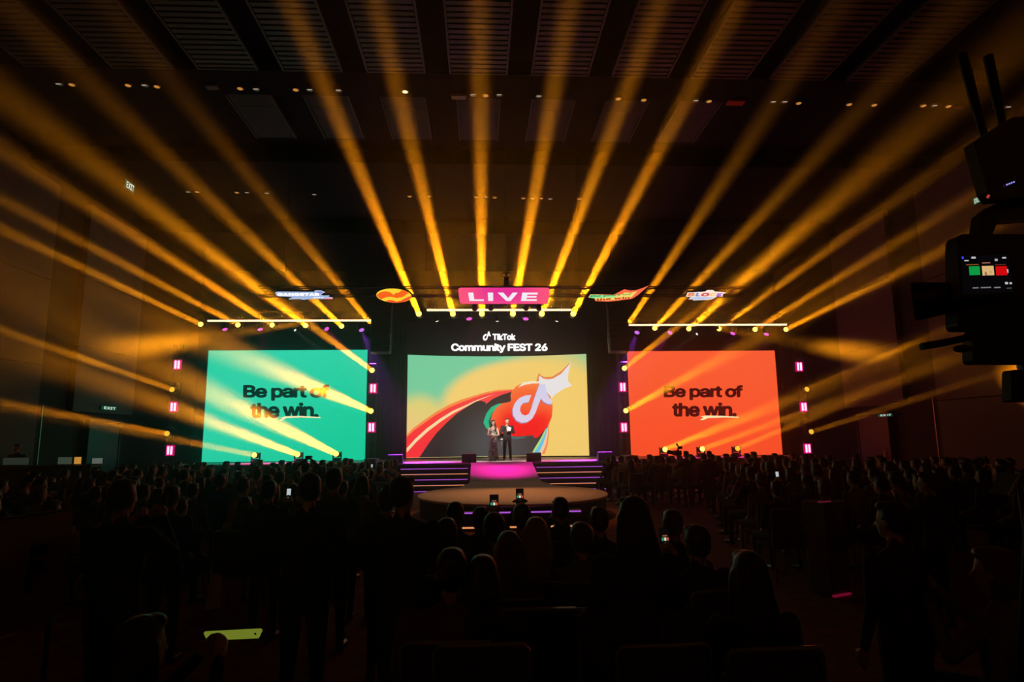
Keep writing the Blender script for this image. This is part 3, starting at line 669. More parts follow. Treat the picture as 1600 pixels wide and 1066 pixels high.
for x, nm in ((271, 'far left'), (1256, 'far right'), (582, 'right of the green screen'), (974, 'left of the red screen')):
    q = at(x, 640, 29.3)
    truss('upright black truss tower %s' % nm if 'far' in nm else 'upright black truss tower %s' % nm, (q.x, 29.4, SZ if 'far' not in nm else 0), (q.x, 29.4, 6.4), .3, .025)

# line array speakers
for s in (-1, 1):
    px = 597 if s < 0 else 963
    ptop = at(px, 480, 27.5)
    t = thing('line_array', 'black hanging line array of speakers %s of the main screen' % ('left' if s < 0 else 'right'), 'speaker', ptop)
    cab = MB().box((0, 0, -.13), (.85, .5, .25), bev=.03).mesh('cabinet', M_BLACK)
    for i in range(8):
        o = link('cabinet', cab, t, (0, -.01 * i * i * .3, -.26 * i)); o.rotation_euler = (-.02 * i, 0, 0)
    MB().box((0, .0, .05), (.5, .6, .08)).build('fly_bar', M_BLACK, t)
    for dx in (-.2, .2): MB().tube([(dx, 0, .05), (dx, 0, ZC + .42 - ptop.z)], .01, 5).build('chain', M_TRUSS, t)
    MB().tube([(-s * .5, -.28, .1), (-s * .47, -.3, -.7), (-s * .5, -.3, -1.5), (-s * .46, -.28, -2.1)], .022, 6).build('cable', M_ALU, t)
# camera box hung above the pink sign
q = at(791, 440, YT + .6)
t = thing('hanging_camera', 'small black camera box on a pole above the pink sign', 'camera', q)
MB().box((0, 0, -.03), (.17, .2, .34), bev=.02).build('body', M_BLACK, t)
MB().box((0, 0, .22), (.28, .2, .12), bev=.02).build('hood', M_BLACK, t)
for dx in (-.08, .08): MB().box((dx, -.11, .19), (.08, .02, .04)).build('lamp_strip', mat('strip_reflector', (.8, .65, .5), .3), t)
MB().tube([(0, 0, .28), (0, 0, ZC + .42 - q.z)], .012, 6).build('pole', M_TRUSS, t)

# ---------------------------------------------------------------- coloured signs hung from the long truss, leaning forward
SN_UP = V((0, -.80, .60)); SN_N = V((0, -.60, -.80))
SO = at(787, 463, YT - .35)
def fm_sign(x, y, off): return atp(x, y, SO, SN_N) + SN_N * off
def solid_sign(name, lb, pts, m, cat='sign'):
    """flat light sign with a real back box; returns its root"""
    t = thing(name, lb, cat, (0, 0, 0))
    n = len(pts); f = [fm_sign(x, y, 0) for x, y in pts]; b = [p - SN_N * .09 for p in f]
    tri = tessellate_polygon([[V((x, y, 0)) for x, y in pts]])
    MB().add(f + b, [tuple(i + n for i in q) for q in tri] + [(i, (i + 1) % n, n + (i + 1) % n, n + i) for i in range(n)]).build('sign_box', M_BLACK, t)
    flat_poly('sign_face', pts, m, fm_sign, t, 0, None, .002)
    for q in (min(range(n), key=lambda i: pts[i][0] + pts[i][1] * .5), max(range(n), key=lambda i: pts[i][0] - pts[i][1] * .5)):
        MB().tube([b[q], V((b[q].x, YT, zt - .1))], .008, 4).build('hanger', M_TRUSS, t)
    return t
def rrect(x0, y0, x1, y1, r, lean=0, n=5):
    o = []
    for cx, cy, a in ((x1 - r, y0 + r, -90), (x1 - r, y1 - r, 0), (x0 + r, y1 - r, 90), (x0 + r, y0 + r, 180)):
        for i in range(n + 1):
            q = math.radians(a + 90 * i / n); o.append((cx + r * math.cos(q), cy + r * math.sin(q)))
    m = (x0 + x1) / 2
    return [(m + (x - m) * (1 + lean * ((y0 + y1) / 2 - y) / (y1 - y0)), y) for x, y in o]
g = G('sign_pink'); f1 = g.ell(787, 455, 40, 20, .8)
sg = solid_sign('live_sign', 'bright pink rounded sign reading LIVE in the middle of the truss', rrect(717, 449.5, 857.5, 475, 4.5, .045), g.done(g.mix(f1, (255, 84, 124), (232, 48, 150))))
E_SW = emit('sign_white', (248, 240, 248), 1.0)
LV = lambda pts: pts
for pts in ([(731.5, 457), (739.5, 457), (741, 467.5), (756, 467.5), (756, 470), (733.5, 470)], [(762, 457), (770.5, 457), (770.5, 470), (763, 470)],
            [(777.5, 457), (786.5, 457), (794, 465.5), (801, 457), (809, 457), (798, 470), (791, 470)],
            [(816, 457), (840.5, 457), (840, 460), (824, 460), (823.6, 462.2), (838.5, 462.2), (838, 464.8), (823, 464.8), (822.6, 467.2), (839, 467.2), (838.5, 470), (814, 470)]):
    flat_poly('letter', pts, E_SW, fm_sign, sg, 0, None, .012)
el = [(615.5 + 27.5 * math.cos(a) , 462 + 11 * math.sin(a) + 1.2 * math.cos(a)) for a in [2 * PI * i / 40 for i in range(40)]]
sg = solid_sign('oval_sign', 'oval sign with orange and yellow wing shapes at the left of the pink sign', el, emit('sign_yellow', (255, 214, 55)))
OR1 = emit('sign_orange', (255, 100, 28)); OR2 = emit('sign_red_orange', (255, 82, 40))
def zq(l): return [(580 + x / 10.667, 440 + y / 10.667) for x, y in l]
flat_poly('orange_wing', zq([(92, 225), (105, 250), (165, 300), (200, 280), (250, 258), (310, 252), (370, 258), (430, 278), (450, 266), (500, 262), (540, 250), (590, 210), (625, 190), (600, 165), (560, 150), (500, 143), (480, 170), (450, 185), (410, 188), (385, 205), (378, 225), (350, 200), (310, 175), (250, 160), (180, 165), (130, 190)]), OR1, fm_sign, sg, 0, None, .008)
flat_poly('orange_foot', zq([(232, 325), (290, 308), (350, 308), (400, 322), (428, 342), (450, 322), (500, 316), (540, 290), (590, 265), (640, 245), (672, 235), (660, 275), (600, 315), (520, 342), (430, 352), (320, 345)]), OR2, fm_sign, sg, 0, None, .008)
# win sign: orange kite with pale ribbons
sg = solid_sign('win_sign', 'orange kite shaped sign reading Be part of the win, right of the pink sign', [(919, 465), (922, 460), (932, 460), (959, 460.5), (975.5, 452), (985, 454), (993, 453.5), (1003, 450.5), (1014.5, 446), (1006, 453), (997, 461), (987.5, 467), (965, 470), (950, 471.5), (930, 470.5), (928.5, 466)], emit('sign_coral', (255, 110, 70)))
flat_poly('yellow_ribbon', [(959, 462), (972, 460), (976, 457), (986, 457.5), (996, 455), (991, 460), (985.5, 465.5), (965, 468), (950, 469.5), (931, 469), (930, 466.5), (945, 464)], emit('sign_pale_yellow', (250, 220, 110)), fm_sign, sg, 0, None, .006)
flat_poly('green_ribbon', [(919.5, 465), (922.5, 460.3), (932, 460.3), (948, 461), (960, 462), (964, 464.5), (945, 465), (930, 466.3)], emit('sign_pale_green', (150, 232, 150)), fm_sign, sg, 0, None, .008)
text_on('lettering', 'Be part of', [(921.5, 464.8), (986, 460.8), (988, 458), (923.5, 460.9)], emit('sign_green', (40, 165, 95)), fm_sign, sg, .03, .95, .014)
text_on('lettering', 'the win', [(931, 470), (983.5, 466), (984.5, 462.8), (932, 465.9)], emit('sign_deep_red', (196, 28, 22)), fm_sign, sg, .03, 1.0, .014)
# white and blue game style logo, far left of the truss
def zg(l): return [(420 + x / 14.545, 445 + y / 14.545) for x, y in l]
sg = solid_sign('lettered_sign', 'jagged white and pale blue lettered sign at the left end of the long truss', zg([(145, 170), (200, 155), (1050, 160), (1030, 140), (1080, 125), (1180, 128), (1290, 168), (1225, 195), (1190, 225), (1230, 245), (1390, 240), (1350, 268), (1460, 290), (1450, 325), (1200, 325), (1000, 318), (850, 338), (780, 345), (700, 325), (450, 335), (470, 312), (530, 300), (500, 275), (200, 262), (160, 230)]), emit('sign_ice', (168, 188, 226)))
flat_poly('pink_shard', zg([(1320, 300), (1460, 290), (1450, 325), (1200, 325)]), emit('sign_shard_pink', (236, 150, 170)), fm_sign, sg, 0, None, .005)
flat_poly('violet_star', zg([(1080, 150), (1180, 145), (1240, 170), (1180, 200), (1120, 185)]), emit('sign_violet', (150, 140, 210)), fm_sign, sg, 0, None, .005)
text_on('lettering', 'GANGSTAR', zg([(200, 252), (1155, 250), (1150, 185), (195, 182)]), emit('sign_bright_white', (255, 255, 255), 1.2), fm_sign, sg, .05, 1.0, .012)
text_on('lettering', 'CITY', zg([(1010, 302), (1250, 302), (1255, 275), (1020, 275)]), emit('sign_bright_white', (255, 255, 255), 1.2), fm_sign, sg, .04, 1.0, .012)
# rainbow letters sign, right of the truss
def zb(l): return [(1055 + x / 16.0, 445 + y / 16.0) for x, y in l]
sg = solid_sign('rainbow_sign', 'sign of rainbow coloured block letters at the right end of the long truss', zb([(265, 300), (310, 190), (520, 185), (560, 175), (660, 178), (760, 165), (800, 130), (930, 128), (1000, 170), (1180, 178), (1290, 195), (1190, 230), (1190, 298), (1110, 300), (1060, 270), (1020, 310), (950, 350), (860, 378), (450, 392), (440, 370), (330, 362), (400, 310)]), emit('sign_cream', (252, 232, 215)))
flat_poly('blue_band', zb([(420, 310), (1000, 300), (930, 345), (850, 360), (470, 372), (400, 355)]), emit('sign_band_blue', (185, 205, 238)), fm_sign, sg, 0, None, .006)
for ch, x0, x1, rgb in (('B', 310, 490, (240, 150, 105)), ('L', 510, 640, (120, 140, 215)), ('O', 640, 860, (228, 80, 90)), ('C', 870, 1020, (250, 205, 120)), ('K', 1030, 1185, (165, 110, 220))):
    text_on('letter', ch, zb([(x0 - 15, 285), (x1 - 25, 285), (x1 + 15, 195), (x0 + 25, 195)]), emit('sign_letter_' + ch.lower(), rgb), fm_sign, sg, .06, 1, .014)

# exit signs
def exit_sign(lb, px, py, wall_x, wpx, hpx, rgb=(215, 240, 225), arrow=True):
    d = ray(px, py); p = CAM + d * ((wall_x - CAM.x) / d.x); k = p.y / F
    s = 1 if wall_x < 0 else -1
    t = thing('exit_sign', lb, 'sign', p)
    wd, h = wpx, hpx
    MB().box((0, 0, 0), (.06, wd, h), bev=.01).build('housing', M_BLACK, t)
    MB().box((s * .032, 0, 0), (.004, wd * .96, h * .9)).build('lit_face', emit('exit_dark_green', (18, 80, 48), .7), t)
    if abs(wall_x) > 14: MB().box((-s * .13, 0, 0), (.24, .12, .06), bev=.01).build('bracket', M_BLACK, t)
    bm = text_bm('EXIT', .02, 1.0)
    for v in bm.verts: v.co = V((s * .037, (v.co.x - .5) * wd * .74 + wd * .06, (v.co.y - .5) * h * .62)) if s > 0 else V((s * .037, -(v.co.x - .5) * wd * .74 - wd * .06, (v.co.y - .5) * h * .62))
    me = bpy.data.meshes.new('lettering'); bm.to_mesh(me); bm.free(); me.materials.append(emit('exit_white', rgb, 1.0)); link('lettering', me, t)
    return t
e_ = exit_sign('lit green and white EXIT sign hanging high at the left', 201, 291, -11.9, .62, .36)
for dy in (-.2, .2): MB().tube([(0, dy, .1), (0, dy, ZC + .4 - e_.location.z)], .01, 5).build('hanger', M_BLACK, e_)
exit_sign('lit EXIT sign over the dark doorway on the left wall', 169, 638, HW_L + .05, 1.1, .17)
exit_sign('lit EXIT sign high on the right wall beside the camera', 1528, 313, HW_R - .05, .34, .26)
exit_sign('small lit EXIT sign far back on the right wall', 1384, 649, HW_R - .05, .95, .12)

# ---------------------------------------------------------------- people
def loft(mb, rings, n=16):                  # rings of (centre, rx, ry)
    vs = []; fs = []
    for c, rx, ry in rings:
        c = V(c); vs += [c + V((rx * math.cos(2 * PI * k / n), ry * math.sin(2 * PI * k / n), 0)) for k in range(n)]
    for i in range(len(rings) - 1):
        for k in range(n): fs.append((i * n + k, i * n + (k + 1) % n, (i + 1) * n + (k + 1) % n, (i + 1) * n + k))
    fs.append(tuple(range(n))[::-1]); fs.append(tuple((len(rings) - 1) * n + k for k in range(n)))
    return mb.add(vs, fs)
SKIN, TOP, BOT, SHOE, EYE, LIP = range(6)
class Body:
    def __init__(s): s.mb = MB(); s.smp = []
    def limb(s, pts, rs, tg):
        pts = [V(p) for p in pts]
        s.mb.tube(pts, rs, 12)
        for p, r in zip(pts, rs): s.mb.ell(p, r, 10, 8)
        for i in range(len(pts) - 1):
            for k in range(7):
                f = k / 6; s.smp.append((*(pts[i].lerp(pts[i + 1], f)), rs[i] * (1 - f) + rs[i + 1] * f, tg))
    def ball(s, c, r, tg, R=None):
        s.mb.ell(c, r, 14, 10, R); rr = r if isinstance(r, (int, float)) else sum(r) / 3
        s.smp.append((*c, rr, tg))
    def rings(s, rings, tg):
        loft(s.mb, rings)
        for (c, rx, ry), (c2, rx2, ry2) in zip(rings[:-1], rings[1:]):
            for k in range(5):
                f = k / 4; p = V(c).lerp(V(c2), f); a = rx * (1 - f) + rx2 * f; b = ry * (1 - f) + ry2 * f
                for q in (-.5, 0, .5): s.smp.append((p.x + q * a, p.y, p.z, b * .9, tg))
    def head(s, c, yaw=0, pitch=0):
        c = V(c); R = Euler((pitch, 0, yaw)).to_matrix()
        P = lambda x, y, z: c + R @ V((x, y, z))
        s.ball(P(0, -.008, .115), (.077, .097, .1), SKIN, R); s.ball(P(0, .022, .045), (.057, .068, .07), SKIN, R); s.ball(P(0, .055, .005), (.034, .032, .024), SKIN, R)
        s.limb([P(0, .085, .095), P(0, .107, .06)], [.011, .016], SKIN)
        for q in (-1, 1):
            s.ball(P(q * .078, -.005, .085), (.012, .024, .034), SKIN, R)
            s.ball(P(q * .03, .082, .098), (.013, .011, .008), EYE, R)
        s.ball(P(0, .086, .028), (.024, .01, .008), LIP, R)
        s.hc, s.hr = c, R
    def hand(s, w, d, n, curl=.6, size=1.0):
        w, d, n = V(w), V(d).normalized(), V(n).normalized(); n = (n - d * n.dot(d)).normalized(); sd = d.cross(n)
        k = size
        s.limb([w, w + d * .05 * k], [.024 * k, .03 * k], SKIN)
        for q in (-.5, .5): s.limb([w + d * .03 * k + sd * q * .04, w + d * .085 * k + sd * q * .048], [.02 * k, .018 * k], SKIN)
        for i, ln in enumerate((.062, .075, .07, .054)):
            b = w + d * .09 * k + sd * (i - 1.5) * .021 * k
            a1 = curl * .5; a2 = curl * 1.4
            m = b + (d * math.cos(a1) + n * math.sin(a1)) * ln * .5 * k; e = m + (d * math.cos(a2) + n * math.sin(a2)) * ln * .55 * k
            s.limb([b, m, e], [.0105 * k, .0098 * k, .0085 * k], SKIN)
        b = w + d * .03 * k - sd * .03 * k; m = b + (d * .5 - sd * .7 + n * .3) * .045 * k; e = m + (d * .8 + n * .6) * .035 * k
        s.limb([b, m, e], [.014 * k, .012 * k, .01 * k], SKIN)
    def arm(s, sh, el, wr, tg=TOP, fore=None, curl=.6, n=(0, 0, -1), d=None, thick=1.0):
        s.limb([sh, el], [.058 * thick, .045 * thick], tg); s.limb([el, wr], [.044 * thick, .03 * thick], tg if fore is None else fore)
        wr, el = V(wr), V(el); s.hand(wr + (wr - el).normalized() * .015, d or (wr - el), n, curl)
    def finish(s, name, mats, vox=.012, ratio=.3):
        me = s.mb.mesh('tmp', [M_BLACK]); o = bpy.data.objects.new('tmp', me); C.objects.link(o)
        m = o.modifiers.new('r', 'REMESH'); m.mode = 'VOXEL'; m.voxel_size = vox
        m = o.modifiers.new('s', 'SMOOTH'); m.factor = .5; m.iterations = 3
        m = o.modifiers.new('d', 'DECIMATE'); m.ratio = ratio
        r = bpy.data.meshes.new_from_object(o.evaluated_get(bpy.context.evaluated_depsgraph_get()))
        bpy.data.objects.remove(o); bpy.data.meshes.remove(me); r.name = name; r.materials.clear()
        for q in mats: r.materials.append(q)
        nf = len(r.polygons); cen = np.empty(nf * 3); r.polygons.foreach_get('center', cen); cen = cen.reshape(-1, 3)
        A = np.array(s.smp); best = np.full(nf, 1e9); idx = np.zeros(nf, dtype=np.int32)
        for x, y, z, rad, tg in A:
            dd = np.sqrt(((cen - (x, y, z)) ** 2).sum(1)) - rad
            w_ = dd < best; best[w_] = dd[w_]; idx[w_] = int(tg)
        r.polygons.foreach_set('material_index', np.minimum(idx, len(mats) - 1).astype(np.int32)); r.shade_smooth()
        return r
M_SKIN = mat('skin', lin(214, 164, 138), .55, 0, .08, 12); M_EYE = mat('eye_dark', (.02, .015, .012), .3); M_LIP = mat('lips', lin(170, 70, 70), .5)
M_HAIR = mat('hair_black', (.014, .01, .009), .45, 0, .3, 20, .3); M_HAIRB = mat('hair_brown', (.10, .05, .025), .45, 0, .3, 20, .3); M_HAIRL = mat('hair_light', (.30, .17, .09), .4, 0, .3, 20, .3)
CLOTH = {n: mat('cloth_' + n, c, .85, 0, .12, 14, .15) for n, c in dict(black=(.012, .011, .012), charcoal=(.04, .038, .04), navy=(.018, .02, .045), grey=(.14, .13, .13), white=(.4, .37, .34), cream=(.3, .25, .17), brown=(.12, .06, .035), olive=(.09, .08, .03), red=(.28, .03, .03), pink=(.5, .2, .22), blue=(.06, .1, .22)).items()}
M_SHOE = mat('shoe_black', (.01, .01, .01), .35); M_TROUSER = CLOTH['black']
def slots(top, bot): return [M_SKIN, CLOTH.get(top, top), CLOTH.get(bot, bot), M_SHOE, M_EYE, M_LIP]
def hair_mesh(kind, c, R, name):
    mb = MB(); P = lambda x, y, z: V(c) + R @ V((x, y, z))
    mb.ell(P(0, -.026, .142), (.086, .098, .088), 16, 10, R); mb.ell(P(0, -.05, .09), (.078, .075, .085), 14, 10, R)
    for q in (-1, 1): mb.ell(P(q * .06, -.015, .12), (.028, .055, .05), 10, 8, R)
    mb.ell(P(0, .042, .19), (.066, .05, .034), 12, 8, R)
    if kind in ('long', 'wavy'):
        loft(mb, [(P(0, -.05, .12), .085, .07), (P(0, -.065, .03), .095, .06), (P(0, -.085, -.08), .115, .055), (P(0, -.1, -.2), .12, .045), (P(0, -.1, -.3), .09, .035)])
        for q in (-1, 1): mb.tube([P(q * .075, -.01, .12), P(q * .09, -.02, .02), P(q * .1, -.02, -.1)], [.03, .03, .02], 10)
    if kind == 'bob':
        loft(mb, [(P(0, -.04, .13), .09, .08), (P(0, -.05, .05), .105, .08), (P(0, -.055, -.02), .108, .07)])
    if kind == 'bun':
        mb.ell(P(0, -.09, .22), .045, 12, 8)
    if kind == 'tail':
        mb.tube([P(0, -.12, .16), P(0, -.165, .12), P(0, -.16, .0), P(0, -.14, -.1)], [.03, .035, .03, .012], 10)
    me = mb.mesh('tmp', [M_HAIR]); o = bpy.data.objects.new('tmp', me); C.objects.link(o)
    m = o.modifiers.new('r', 'REMESH'); m.mode = 'VOXEL'; m.voxel_size = .013
    m = o.modifiers.new('s', 'SMOOTH'); m.iterations = 3
    m = o.modifiers.new('d', 'DECIMATE'); m.ratio = .35
    r = bpy.data.meshes.new_from_object(o.evaluated_get(bpy.context.evaluated_depsgraph_get()))
    bpy.data.objects.remove(o); bpy.data.meshes.remove(me); r.name = name; r.shade_smooth(); return r
def standing(arms='down', w=1.0, yaw=0, legs_apart=.0, h=1.0):
    b = Body(); a = legs_apart
    for q in (-1, 1):
        b.limb([(q * .09, 0, .93), (q * (.1 + a), .015, .5)], [.088 * w, .058 * w], BOT); b.limb([(q * (.1 + a), .015, .5), (q * (.11 + a * 1.6), -.015, .1)], [.057 * w, .04], BOT)
        b.limb([(q * (.11 + a * 1.6), -.03, .05), (q * (.125 + a * 1.7), .15, .04)], [.045, .038], SHOE)
    b.rings([((0, 0, .86), .16 * w, .115 * w), ((0, 0, .98), .158 * w, .112 * w)], BOT)
    b.rings([((0, 0, .97), .155 * w, .11 * w), ((0, .005, 1.1), .147 * w, .105 * w), ((0, .005, 1.26), .168 * w, .115 * w), ((0, 0, 1.37), .178 * w, .105 * w), ((0, -.008, 1.44), .14 * w, .078), ((0, -.012, 1.48), .07, .06)], TOP)
    b.limb([(0, -.012, 1.46), (0, .008, 1.56)], [.06, .052], SKIN); b.head((0, .02, 1.545), yaw)
    S_ = lambda q: (q * .19 * w, -.005, 1.405)
    for q in (-1, 1):
        if arms == 'down': b.arm(S_(q), (q * .235 * w, -.02, 1.13), (q * .25 * w, .05, .88), n=(-q, 0, 0), curl=.7)
        elif arms == 'front': b.arm(S_(q), (q * .235 * w, .03, 1.14), (q * .09, .26, 1.16), n=(0, -.3, -1), curl=1.0)
        elif arms == 'phone': b.arm(S_(q), (q * .24 * w, .2, 1.24), (q * .07, .36, 1.46), n=(-q, 0, 0), curl=1.1)
        elif arms == 'high': b.arm(S_(q), (q * .3 * w, .1, 1.62), (q * .06, .2, 1.82), n=(-q, .0, 0), curl=1.0)
        elif arms == 'cross': b.arm(S_(q), (q * .24 * w, .06, 1.15), (-q * .08, .2, 1.2 + q * .02), n=(0, -1, 0), curl=.5)
    return b
def seated(arms='lap', w=1.0, bare=False, yaw=0, lean=.0):
    b = Body(); lg = SKIN if bare else BOT
    for q in (-1, 1):
        b.limb([(q * .09, .02, .55), (q * .125, .43, .53)], [.088 * w, .06 * w], BOT if not bare else BOT); b.limb([(q * .125, .43, .52), (q * .13, .45, .1)], [.056 * w, .04], lg)
        b.limb([(q * .13, .42, .05), (q * .14, .6, .04)], [.045, .036], SHOE)
    L = lambda z: lean * (z - .5)
    b.rings([((0, 0, .47), .165 * w, .13 * w), ((0, -.005, .6), .16 * w, .12 * w)], BOT)
    b.rings([((0, -.01 + L(.58), .58), .158 * w, .118 * w), ((0, -.02 + L(.7), .7), .15 * w, .108 * w), ((0, -.025 + L(.84), .84), .17 * w, .115 * w), ((0, -.03 + L(.95), .95), .18 * w, .105 * w), ((0, -.035 + L(1.02), 1.02), .14 * w, .078), ((0, -.035 + L(1.06), 1.06), .07, .06)], TOP)
    y = -.035 + L(1.05)
    b.limb([(0, y, 1.04), (0, y + .015, 1.13)], [.06, .052], SKIN); b.head((0, y + .03, 1.115), yaw)
    S_ = lambda q: (q * .19 * w, y + .005, .985)
    for q in (-1, 1):
        if arms == 'lap': b.arm(S_(q), (q * .235 * w, y + .03, .73), (q * .11, .24, .645), n=(0, 0, -1), curl=.6)
        elif arms == 'phone': b.arm(S_(q), (q * .24 * w, y + .17, .8), (q * .07, y + .36, 1.06), n=(-q, 0, 0), curl=1.1)
        elif arms == 'high': b.arm(S_(q), (q * .23 * w, y + .22, .98), (q * .05, y + .32, 1.24), n=(-q, 0, 0), curl=1.0)
        elif arms == 'clap': b.arm(S_(q), (q * .25 * w, y + .1, .74), (q * .04, y + .3, .86), n=(-q, 0, 0), curl=.3)
    return b
PROTO = {}
def proto(kind, arms, w=1.0, hair='short', bare=False, yaw=0, vox=.0125, ratio=.25):
    key = (kind, arms, w, hair, bare, yaw)
    if key in PROTO: return PROTO[key]
    b = standing(arms, w, yaw) if kind == 'standing' else seated(arms, w, bare, yaw)
    bk = (kind, arms, w, bare, yaw)
    if bk not in PROTO: PROTO[bk] = b.finish('person', slots('black', 'black'), vox, ratio)
    hk = ('hair', kind, hair, yaw)
    if hk not in PROTO: PROTO[hk] = hair_mesh(hair, b.hc, b.hr, 'hair')
    PROTO[key] = (PROTO[bk], PROTO[hk]); return PROTO[key]
def person(lb, loc, rz, kind='seated', arms='lap', w=1.0, hair='short', bare=False, yaw=0, top='black', bot='black', hm=None, scale=1.0, group=None):
    bm_, hm_ = proto(kind, arms, w, hair, bare, yaw)
    o = link('person', bm_); o.location = loc; o.rotation_euler = (0, 0, rz); o.scale = (scale,) * 3
    for i, m in enumerate(slots(top, bot)):
        if o.material_slots[i].material != m: o.material_slots[i].link = 'OBJECT'; o.material_slots[i].material = m
    tag(o, lb, 'person', group)
    h_ = link('hair', hm_, o)
    if hm and hm is not M_HAIR: h_.material_slots[0].link = 'OBJECT'; h_.material_slots[0].material = hm
    return o
# chair
ch_seat = MB().box((0, .02, .44), (.44, .44, .07), bev=.025).mesh('seat', mat('chair_fabric', (.035, .012, .012), .9, 0, .2, 20))
ch_back = MB().box((0, -.225, .70), (.44, .05, .42), bev=.02).mesh('backrest', MATS['chair_fabric'])
ch_frame = MB().tube([(-.225, -.23, .42), (-.225, -.24, .9), (-.2, -.24, .925), (.2, -.24, .925), (.225, -.24, .9), (.225, -.23, .42)], .013, 6).mesh('back_frame', M_ALU)
ch_leg = [MB().tube([(x * .2, y, .42), (x * .22, y + (.02 if y > 0 else -.05), 0)], .013, 6).mesh('leg', M_ALU) for x in (-1, 1) for y in (.2, -.2)]
def chair(lb, x, y, rz, group='hall chairs'):
    t = thing('chair', lb, 'chair', (x, y, 0), rz, group)
    link('seat', ch_seat, t); link('backrest', ch_back, t); link('back_frame', ch_frame, t)
    for m in ch_leg: link('leg', m, t)
    return t
# --- hosts on the stage
hx, hy = at(771, 719, 27.4).x, 27.4
b = Body()
b.rings([((0, .0, .015), .27, .25), ((0, 0, .3), .215, .19), ((0, 0, .62), .175, .14), ((0, 0, .88), .17, .125), ((0, 0, 1.02), .125, .095), ((0, .01, 1.12), .13, .1), ((0, .02, 1.24), .15, .115), ((0, .015, 1.29), .14, .1)], BOT)
b.rings([((0, .005, 1.27), .14, .095), ((0, 0, 1.34), .155, .09), ((0, -.01, 1.40), .12, .07), ((0, -.012, 1.44), .06, .055)], SKIN)
b.limb([(0, -.012, 1.42), (0, .01, 1.52)], [.048, .044], SKIN); b.head((0, .02, 1.505), .35)
for q in (-1, 1): b.arm((q * .165, -.005, 1.355), (q * .235, -.01, 1.1), (q * .06, .22, 1.06 + q * .03), SKIN, None, .9, (0, -.2, -1), None, .78)
b.limb([(-.1, .08, .03), (-.1, .22, .025)], [.035, .03], SHOE); b.limb([(.1, .08, .03), (.1, .22, .025)], [.035, .03], SHOE)
def lace(name):
    m = bpy.data.materials.new(name); m.use_nodes = True; nt = m.node_tree; bs = nt.nodes['Principled BSDF']; bs.inputs['Roughness'].default_value = .5
    tc = nt.nodes.new('ShaderNodeTexCoord'); v = nt.nodes.new('ShaderNodeTexVoronoi'); v.inputs['Scale'].default_value = 17; v.feature = 'DISTANCE_TO_EDGE'
    n = nt.nodes.new('ShaderNodeTexNoise'); n.inputs['Scale'].default_value = 14; r = nt.nodes.new('ShaderNodeValToRGB')
    mx = nt.nodes.new('ShaderNodeMath'); mx.operation = 'MULTIPLY'
    nt.links.new(tc.outputs['Object'], v.inputs['Vector']); nt.links.new(tc.outputs['Object'], n.inputs['Vector'])
    nt.links.new(v.outputs['Distance'], mx.inputs[0]); nt.links.new(n.outputs['Fac'], mx.inputs[1])
    nt.links.new(mx.outputs[0], r.inputs[0]); e = r.color_ramp.elements
    e[0].position = .035; e[0].color = (.012, .01, .01, 1); e[1].position = .085; e[1].color = (.62, .54, .46, 1)
    nt.links.new(r.outputs[0], bs.inputs['Base Color']); return m
wm = b.finish('person', [M_SKIN, CLOTH['black'], lace('gown_lace'), M_SHOE, M_EYE, M_LIP], .0085, .6)
o = link('person', wm, None, (hx, hy, SZ)); o.rotation_euler = (0, 0, PI - .1)
tag(o, 'woman hosting on stage in a long dark lace gown with bare shoulders', 'person')
hp = link('hair', hair_mesh('long', b.hc, b.hr, 'hair'), o)
mb = MB(); mb.tube([b.hc + V((-.06, -.02, .1)), b.hc + V((-.1, .03, -.02)), b.hc + V((-.11, .07, -.14)), b.hc + V((-.09, .1, -.3))], [.035, .045, .04, .015], 10); mb.build('hair_lock', M_HAIR, o, True)
t = tag(link('cue_card', MB().box((0, 0, 0), (.13, .004, .1)).mesh('cue_card', M_WHITE), None, (hx - .02, hy - .27, SZ + 1.1)), 'small pale cue card in the hands of the woman host', 'card'); t.rotation_euler = (-.5, 0, .1)
mx_ = at(793, 719, 27.4).x
b = Body()
for q in (-1, 1):
    b.limb([(q * .09, 0, .95), (q * .12, .01, .5)], [.092, .07], BOT); b.limb([(q * .12, .01, .5), (q * .135, -.01, .09)], [.07, .06], BOT); b.limb([(q * .135, -.02, .05), (q * .15, .16, .04)], [.046, .038], SHOE)
b.rings([((0, 0, .84), .19, .13), ((0, 0, .98), .175, .125), ((0, 0, 1.12), .17, .12), ((0, .005, 1.28), .195, .125), ((0, 0, 1.40), .205, .11), ((0, -.008, 1.47), .16, .08), ((0, -.012, 1.51), .07, .062)], TOP)
b.limb([(0, -.012, 1.49), (0, .008, 1.59)], [.06, .055], SKIN); b.head((0, .02, 1.575), .1)
b.arm((.215, -.005, 1.43), (.29, .06, 1.2), (.07, .22, 1.42), TOP, TOP, 1.2, (-1, 0, 0), (-.2, .1, 1), 1.08)
b.arm((-.215, -.005, 1.43), (-.28, .06, 1.17), (-.09, .3, 1.24), TOP, TOP, 1.0, (.3, -.3, -1), None, 1.08)
mm = b.finish('person', slots('black', 'black'), .0085, .6)
o = link('person', mm, None, (mx_, hy, SZ)); o.rotation_euler = (0, 0, PI)
tag(o, 'man hosting on stage in a black suit, speaking into a microphone', 'person')
link('hair', hair_mesh('short', b.hc, b.hr, 'hair'), o)
MB().add([(-.05, .118, 1.49), (.05, .118, 1.49), (.065, .13, 1.4), (.0, .142, 1.22), (-.065, .13, 1.4), (-.05, .05, 1.5), (.05, .05, 1.5), (0, .08, 1.22)], [(0, 1, 2, 3, 4), (0, 4, 3, 7, 5), (1, 6, 7, 3, 2), (0, 5, 6, 1)]).build('shirt_front', CLOTH['white'], o)
